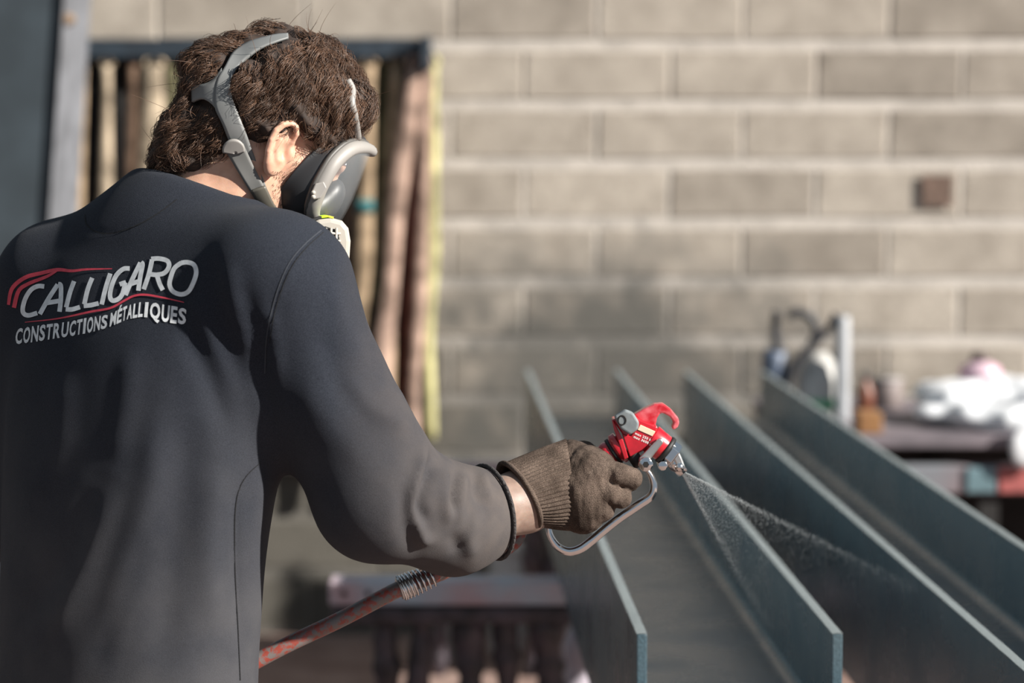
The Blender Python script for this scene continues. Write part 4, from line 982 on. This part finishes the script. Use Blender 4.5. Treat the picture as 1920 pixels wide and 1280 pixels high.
# ================================================================== SPRAY GUN
GC = 3.058
def zg(x, y): return 900 + x / 3.764, 720 + y / 3.764
sg = empty('spray_gun', P(1190, 830, GC)); tag(sg, 'red airless spray gun with chrome trigger held in the gloved hand', 'spray gun')
M['red'] = mat('red_enamel', (0.44, 0.010, 0.020), 0.28, spec=0.6, coat=0.4, var=0.18, vscale=60)
M['chrome'] = mat('chrome', (0.72, 0.72, 0.72), 0.14, 1.0); M['steel'] = mat('dull_steel', (0.55, 0.55, 0.54), 0.32, 0.9); M['knob'] = mat('grey_knob', (0.16, 0.18, 0.19), 0.55, var=0.15, vscale=90)
M['ink'] = mat('black_ink', (0.01, 0.01, 0.01), 0.6)
def gplate(name, pts, y0, y1, m, bev=0.0015, parent=sg, seg=2):
    q = [P(*zg(x, y), GC + y0) for x, y in pts]; a = P(1190, 830, GC + y0); b_ = P(1190, 830, GC + y1)
    return MB().prism(q, np.array((0, y1 - y0, 0))).build(name, m, parent, bevel=bev, seg=seg)
# handle: ribbed cylinder running down into the fist, then the swivel
hA = P(*zg(1010, 430), GC); hB = P(*zg(420, 830), GC + 0.004); ax = hB - hA; Lh = np.linalg.norm(ax); ax /= Lh
ts = np.linspace(0, 1, 40); rr_ = [0.0165 + (0.0012 if (i // 2) % 2 else 0) for i in range(40)]
MB().tube([hA + (hB - hA) * t for t in ts], rr_, 20, ref=(0, 1, 0)).build('handle', M['red'], sg, True)
c = hA + ax * 0.006; MB().tube([c - ax * 0.004, c + ax * 0.004], 0.0205, 22, ref=(0, 1, 0)).build('collar', M['red'], sg, True, 0.001)
c = hA + ax * 0.0145; MB().tube([c - ax * 0.0022, c + ax * 0.0022], 0.0185, 22, ref=(0, 1, 0)).build('collar_ring', M['ink'], sg, True)
# body block, side fin, lettered cheek
gplate('gun_body', [(930, 250), (1000, 345), (1060, 520), (1140, 478), (1240, 392), (1255, 300), (1130, 250), (1080, 215)], -0.016, 0.016, M['red'], 0.002)
gplate('fin', [(928, 243), (945, 262), (1012, 400), (1048, 520), (1018, 532), (985, 430), (945, 320)], -0.021, -0.0165, M['red'], 0.001)
gplate('cheek', [(1005, 352), (1065, 368), (1112, 300), (1238, 345), (1212, 405), (1142, 465), (1058, 512)], -0.0195, -0.0155, M['red'], 0.001)
gplate('rating_label', [(1132, 286), (1238, 334), (1216, 368), (1112, 322)], -0.0205, -0.0190, mat('cream_label', (0.75, 0.55, 0.4), 0.5), 0.0004)
# hook over the top
hk = [(1080, 218), (1150, 178), (1230, 142), (1290, 136), (1350, 180), (1400, 240), (1408, 275), (1395, 305), (1366, 326), (1352, 306), (1368, 272), (1340, 230), (1300, 208), (1272, 206), (1250, 240), (1238, 300), (1130, 262)]
gplate('hook', hk, -0.010, 0.010, mat('mottled_red', (0.44, 0.010, 0.020), 0.3, vscale=75, col2=(0.6, 0.13, 0.15), coat=0.3), 0.003, seg=3)  # red with paler pink noise patches
# locking knob with ring mark
kn = gplate('lock_knob', [(945, 228), (1026, 180), (1082, 202), (1126, 272), (1116, 322), (1060, 360), (992, 316)], -0.030, -0.0165, M['knob'], 0.003, seg=3)
mk = [P(*zg(1003 + 27 * math.cos(a), 254 + 32 * math.sin(a)), GC - 0.0302) for a in np.linspace(0, 2 * math.pi, 25)[:-1]]
MB().tube(mk, 0.0010, 6, closed=True, ref=(0, 1, 0)).build('ring_mark', M['ink'], kn, True)
# small rating text
def gtext(txt, x, y, size, ang):
    mb = MB(); cx = 0.0; ca, sa = math.cos(ang), math.sin(ang)
    for ch in txt:
        if ch == ' ': cx += 0.3; continue
        vv, ff = GL[ch]; out = []
        for a, b_ in vv:
            X = (cx + a) * size; Yv = -b_ * size; out.append(P(*zg(x + X * ca - Yv * sa, y + X * sa + Yv * ca), GC - 0.0200))
        mb.add(out, ff); cx += max(q[0] for q in vv) + 0.12
    return mb.build('rating_text', mat('white_ink', (0.7, 0.66, 0.64), 0.6), sg)
gtext('max 250 bar', 1092, 352, 24, 0.42); gtext('max 3600 psi', 1082, 376, 24, 0.42)
# pivot link, bolt, trigger
lk = [(1262, 380), (1290, 388), (1298, 412), (1180, 560), (1140, 575), (1118, 545), (1125, 520)]
gplate('trigger_link', lk, -0.026, -0.0205, M['steel'], 0.002)
c = P(*zg(1168, 562), GC - 0.026); MB().tube([c + (0, 0.004, 0), c, c + (0, -0.006, 0), c + (0, -0.007, 0)], [0.0088, 0.0092, 0.0092, 0.0075], 20, ref=(0, 0, 1)).build('pivot_bolt', M['chrome'], sg, True)
c2 = c + np.array((0, -0.0072, 0)); MB().tube([c2, c2 + (0, -0.0008, 0)], 0.0042, 6, ref=(0, 0, 1)).build('bolt_socket', M['ink'], sg)
MB().tube([P(*zg(1060, 548), GC - 0.006), P(*zg(1130, 500), GC - 0.006)], 0.012, 14, ref=(0, 1, 0)).build('valve_housing', M['ink'], sg, True)
tr = [(1172, 598), (1196, 630), (1216, 672), (1226, 722), (1218, 770), (1190, 805), (1140, 838), (1070, 885), (1000, 932), (930, 985), (860, 1042), (790, 1102), (720, 1155), (660, 1178), (610, 1178), (555, 1152), (515, 1105), (490, 1050), (480, 985)]
tp_ = curve_pts([P(*zg(x, y), GC - 0.010) for x, y in tr], 70)
wv = np.interp(np.linspace(0, 1, 70), [0, .12, .3, .6, .8, 1], [.003, .0042, .0058, .0058, .0052, .0035])
MB().tube(tp_, list(wv), 12, sy=[0.0038] * 70, ref=(0, 1, 0.0)).build('trigger', M['chrome'], sg, True)
# front of the gun: red nose, nut, tip guard
nA = P(*zg(1200, 380), GC - 0.002); nB = P(*zg(1305, 460), GC - 0.002); na = (nB - nA) / np.linalg.norm(nB - nA)
MB().tube([nA, nB], [0.019, 0.0175], 22, ref=(0, 1, 0)).build('nose', M['red'], sg, True, 0.001)
MB().tube([nB - na * 0.002, nB, nB + na * 0.004], [0.0185, 0.0195, 0.0188], 24, ref=(0, 1, 0)).build('nose_ring', M['ink'], sg, True)
c = nB + na * 0.004; MB().tube([c, c + na * 0.001, c + na * 0.011, c + na * 0.012], [0.0155, 0.0168, 0.0168, 0.0155], 6, ref=(0, 1, 0)).build('tip_nut', M['chrome'], sg, False, 0.0008)
gplate('tip_guard', [(1322, 392), (1350, 398), (1392, 450), (1425, 520), (1445, 575), (1440, 596), (1400, 600), (1372, 540), (1345, 480), (1325, 440)], -0.012, -0.002, M['steel'], 0.002)
gplate('tip_guard', [(1322, 392), (1350, 398), (1392, 450), (1425, 520), (1445, 575), (1440, 596), (1400, 600), (1372, 540), (1345, 480), (1325, 440)], 0.008, 0.016, M['steel'], 0.002)
c = P(*zg(1345, 515), GC); d = P(*zg(1408, 598), GC) - c; d /= np.linalg.norm(d)
MB().tube([c, c + d * 0.014, c + d * 0.018, c + d * 0.026], [0.010, 0.010, 0.0075, 0.0070], 16, ref=(0, 1, 0)).build('spray_tip', M['chrome'], sg, True)
c = P(*zg(1285, 565), GC); MB().tube([c + (0, -0.016, 0), c + (0, 0.016, 0)], 0.0062, 14, ref=(0, 0, 1)).build('tip_pin', M['chrome'], sg, True, 0.001)
c = P(*zg(1408, 588), GC - 0.014); MB().tube([c, c + (0, 0.026, 0)], 0.006, 12, ref=(0, 0, 1)).build('nozzle_barrel', M['chrome'], sg, True)
# swivel at the handle's foot
sw0 = hB - ax * 0.002; MB().tube([sw0, sw0 + ax * 0.012, sw0 + ax * 0.013, sw0 + ax * 0.024], [0.012, 0.012, 0.009, 0.009], 6, ref=(0, 1, 0)).build('swivel', M['steel'], sg, False, 0.0006)

# ------------------------------------------------------------------ paint hose with spring guard
hs = empty('paint_hose', P(700, 1125, 2.99)); tag(hs, 'red and grey paint hose with coiled spring end below the sleeve', 'hose')
hp = curve_pts([sw0 + ax * 0.02, P(960, 1018, 3.04), P(890, 1048, 3.03), P(815, 1078, 3.02), P(752, 1102, 3.01), P(640, 1160, 3.0), P(512, 1222, 2.99), P(400, 1290, 2.99), P(250, 1420, 3.05)], 80)
hm_ = mat('hose_sheath', (0.12, 0.11, 0.10), 0.4, spec=0.6); nt, b = nodes_of(hm_)
cn = ramp(nt, add_noise(nt, 130, 6), 0.46, 0.58, (0.15, 0.13, 0.125), (0.26, 0.05, 0.035)); nt.links.new(cn, b.inputs['Base Color'])
MB().tube(hp, 0.0102, 16, ref=(0, 1, 0)).build('sheath', hm_, hs, True)
i0 = 26; 
# spring coil tapering towards the gun
cs = [P(752, 1102, 3.01), P(815, 1077, 3.02)]; axs = cs[1] - cs[0]; Ls = np.linalg.norm(axs); axs /= Ls; e1 = np.cross(axs, (0, 1, 0)); e1 /= np.linalg.norm(e1); e2 = np.cross(axs, e1)
coil = []
for k in range(0, 230):
    t = k / 229; turn = 9 * (t ** 0.72) * 2 * math.pi; r = 0.0155 if t < 0.35 else 0.0155 - 0.003 * (t - 0.35) / 0.65
    coil.append(cs[0] + axs * (Ls * t) + (e1 * math.cos(turn) + e2 * math.sin(turn)) * r)
MB().tube(coil, 0.0017, 6, ref=(0.3, 0.5, 0.8)).build('spring', M['chrome'], hs, True)
MB().tube([cs[0] - axs * 0.003, cs[0] + axs * 0.016], 0.0148, 20, ref=(0, 1, 0)).build('ferrule', M['steel'], hs, True, 0.001)

# ------------------------------------------------------------------ paint mist leaving the tip
N_ = P(*zg(1412, 606), GC); A_ = P(1440, 1175, 3.55); B_ = P(1720, 1105, 3.75)
r_ = np.random.default_rng(5); nd = 15000
u = r_.beta(0.22, 0.26, nd); t = r_.uniform(0.0, 1, nd) ** 1.9
edge = N_ + ((A_ + (B_ - A_) * u[:, None]) - N_) * t[:, None] + r_.normal(size=(nd, 3)) * (0.0004 + 0.0042 * t[:, None])
sz = r_.uniform(0.00010, 0.00024, nd) * (1 - 0.5 * t)
dirn = (A_ + (B_ - A_) * u[:, None]) - N_; dirn /= np.linalg.norm(dirn, axis=1, keepdims=True)
tet = np.array(((1, 1, 1), (1, -1, -1), (-1, 1, -1), (-1, -1, 1)), float)
V_ = (edge[:, None] + tet[None] * sz[:, None, None] + dirn[:, None] * (tet[None, :, :1] * (sz * 4.0)[:, None, None])).reshape(-1, 3)
F_ = (np.arange(nd)[:, None, None] * 4 + np.array(((0, 1, 2), (0, 3, 1), (0, 2, 3), (1, 3, 2)))[None]).reshape(-1, 3)
mist = link('paint_mist', mesh_np('paint_mist', V_, F_), mat('paint_drops', (0.55, 0.6, 0.62), 0.4))
tag(mist, 'fine fan of grey paint mist leaving the gun tip', 'paint mist', kind='stuff')

# ================================================================== things on the workbench
BT = BZ + 0.0005
def cloth(p):
    d = None
    for x, y, Y, rx, ry, rz in [(1790, 745, 7.45, .11, .14, .055), (1870, 740, 7.5, .13, .16, .06), (1935, 750, 7.45, .12, .16, .065), (1760, 775, 7.3, .075, .09, .028), (1830, 778, 7.22, .09, .09, .04), (1905, 790, 7.16, .10, .07, .05), (2000, 760, 7.4, .13, .17, .07), (1745, 735, 7.5, .05, .08, .03)]:
        c = P(x, y, Y); c[2] = max(c[2], BT + rz * 0.55); e = ellip(p, c, (rx, ry, rz)); d = e if d is None else smin(d, e, 0.03)
    c = P(1915, 845, 7.03); d = smin(d, ellip(p, (c[0] + .03, 7.03, BT - 0.03), (.06, .016, .07)), 0.03)
    d = d + 0.010 * np.abs(pnoise(p, 32, 61)) + 0.004 * pnoise(p, 70, 62) - 0.004
    front = p[..., 1] < 7.055
    return np.where(front, d, np.maximum(d, BT - p[..., 2]))
v_, f_ = sdf_mesh('cloth', cloth, (1.05, 6.98, 0.70), (1.95, 7.75, 1.06), 0.008)
o = link('cloth', mesh_np('cloth', relax(v_, f_, 1), f_), mat('white_cloth', (0.60, 0.615, 0.64), 0.9, var=0.05, vscale=20), None, True); tag(o, 'crumpled bright white cloth heaped on the workbench', 'cloth')
# pink jar resting on the cloth
c = P(1838, 700, 7.5); jr = empty('jar', c); tag(jr, 'small pink and white jar with dark cap on cloth', 'jar')
prof = [(0.02, -0.03), (0.052, -0.024), (0.066, 0.0), (0.062, 0.022), (0.03, 0.038)]
MB().tube([c + (0, 0, z) for _, z in prof], [r for r, _ in prof], 24).build('body', mat('pink_glaze', (0.46, 0.19, 0.29), 0.35, vscale=9, col2=(0.6, 0.5, 0.55)), jr, True)
MB().tube([c + (-0.005, 0, z) for z in (0.036, 0.062, 0.066)], [0.024, 0.024, 0.018], 18).build('cap', mat('dark_cap', (0.05, 0.03, 0.03), 0.5), jr, True)
# spray pump: tank, handle hoops, motor, standpipe
pp = empty('paint_pump', (0.96, 7.5, BT)); tag(pp, 'paint pump with white tank, black hoop handle and grey standpipe', 'pump')
tx = P(1535, 700, 7.5)[0]
prof = [(0.060, 0), (0.072, 0.008), (0.074, 0.05), (0.072, 0.12), (0.060, 0.165), (0.035, 0.19), (0.03, 0.205)]
MB().tube([(tx, 7.5, BT + z) for _, z in prof], [r for r, _ in prof], 28).build('tank', mat('white_tank', (0.42, 0.415, 0.40), 0.45, var=0.1, vscale=14), pp, True)
MB().tube([(tx, 7.5, BT + z) for z in (0.035, 0.065)], 0.0765, 28, cap=False).build('label_band', mat('green_label', (0.12, 0.36, 0.2), 0.5), pp, True)
dk = mat('black_steel', (0.025, 0.026, 0.032), 0.5)
def pt(pts, r, name, m, Y): return MB().tube(curve_pts([P(x, y, Y) for x, y in pts], 24), r, 10, ref=(0, 1, 0)).build(name, m, pp, True)
pt([(1470, 760), (1462, 680), (1454, 620), (1456, 582)], 0.014, 'upright', dk, 7.44)
pt([(1478, 592), (1500, 585), (1524, 600), (1530, 625), (1515, 655), (1490, 682), (1478, 720), (1474, 770)], 0.013, 'handle_hoop', dk, 7.42)
pt([(1568, 588), (1555, 615), (1530, 640), (1502, 668), (1484, 700)], 0.012, 'brace', dk, 7.41)
mc = P(1452, 690, 7.46); mm_ = MB().tube([mc + (0, 0, z) for z in (-0.07, -0.065, 0.045, 0.06)], [0.03, 0.04, 0.04, 0.028], 20); mm_.build('motor', mat('blue_grey_motor', (0.085, 0.11, 0.16), 0.5, var=0.2, vscale=20), pp, True)
sx = P(1580, 680, 7.4)[0]; zt_ = P(1580, 592, 7.4)[2]
MB().tube([(sx, 7.4, z) for z in (BT, BT + 0.02, zt_ - 0.01, zt_)], [0.026, 0.024, 0.022, 0.017], 18).build('standpipe', mat('pale_pipe', (0.33, 0.34, 0.36), 0.4, var=0.1, vscale=20), pp, True)
# timber block, rust-red bottle, small white cup on the beam side
c = P(1628, 800, 7.12); o = MB().box((c[0], 7.14, BT + 0.03), (0.07, 0.13, 0.06)).build('timber_block', mat('orange_timber', (0.25, 0.125, 0.045), 0.8, vscale=22, col2=(0.2, 0.09, 0.035)), None, bevel=0.004); tag(o, 'orange brown timber block at the bench corner', 'timber block')
c = P(1590, 790, 7.3); o = MB().box((0.90, 7.22, BT + 0.011), (0.16, 0.30, 0.022)).build('timber_board', mat('rust_timber', (0.26, 0.12, 0.045), 0.8, vscale=30, col2=(0.14, 0.065, 0.035)), None, bevel=0.003); 
bpy.data.objects.remove(o)
bt_e = empty('bottle', (P(1624, 760, 7.6)[0], 7.62, BT)); tag(bt_e, 'dark rust-red bottle behind the timber block', 'bottle')
bx_ = P(1624, 760, 7.6)[0]; prof = [(0.024, 0), (0.028, 0.005), (0.028, 0.075), (0.012, 0.10), (0.012, 0.115)]
MB().tube([(bx_, 7.62, BT + z) for _, z in prof], [r for r, _ in prof], 18).build('body', mat('rust_bottle', (0.14, 0.045, 0.025), 0.4), bt_e, True)
MB().tube([(bx_, 7.62, BT + z) for z in (0.112, 0.13)], 0.014, 14).build('cap', dk, bt_e, True)
jx = P(1668, 740, 7.75)[0]; jb = empty('paint_tin', (jx, 7.8, BT)); tag(jb, 'dull grey-pink paint tin at the back of the bench', 'tin')
MB().tube([(jx, 7.8, BT + z) for z in (0, 0.005, 0.085, 0.09)], [0.046, 0.05, 0.05, 0.046], 22).build('body', mat('tin_body', (0.2, 0.165, 0.16), 0.6, var=0.2, vscale=20), jb, True)
MB().tube([(jx, 7.8, BT + z) for z in (0.089, 0.096)], 0.052, 22).build('lid', mat('tin_lid', (0.3, 0.28, 0.28), 0.5), jb, True)
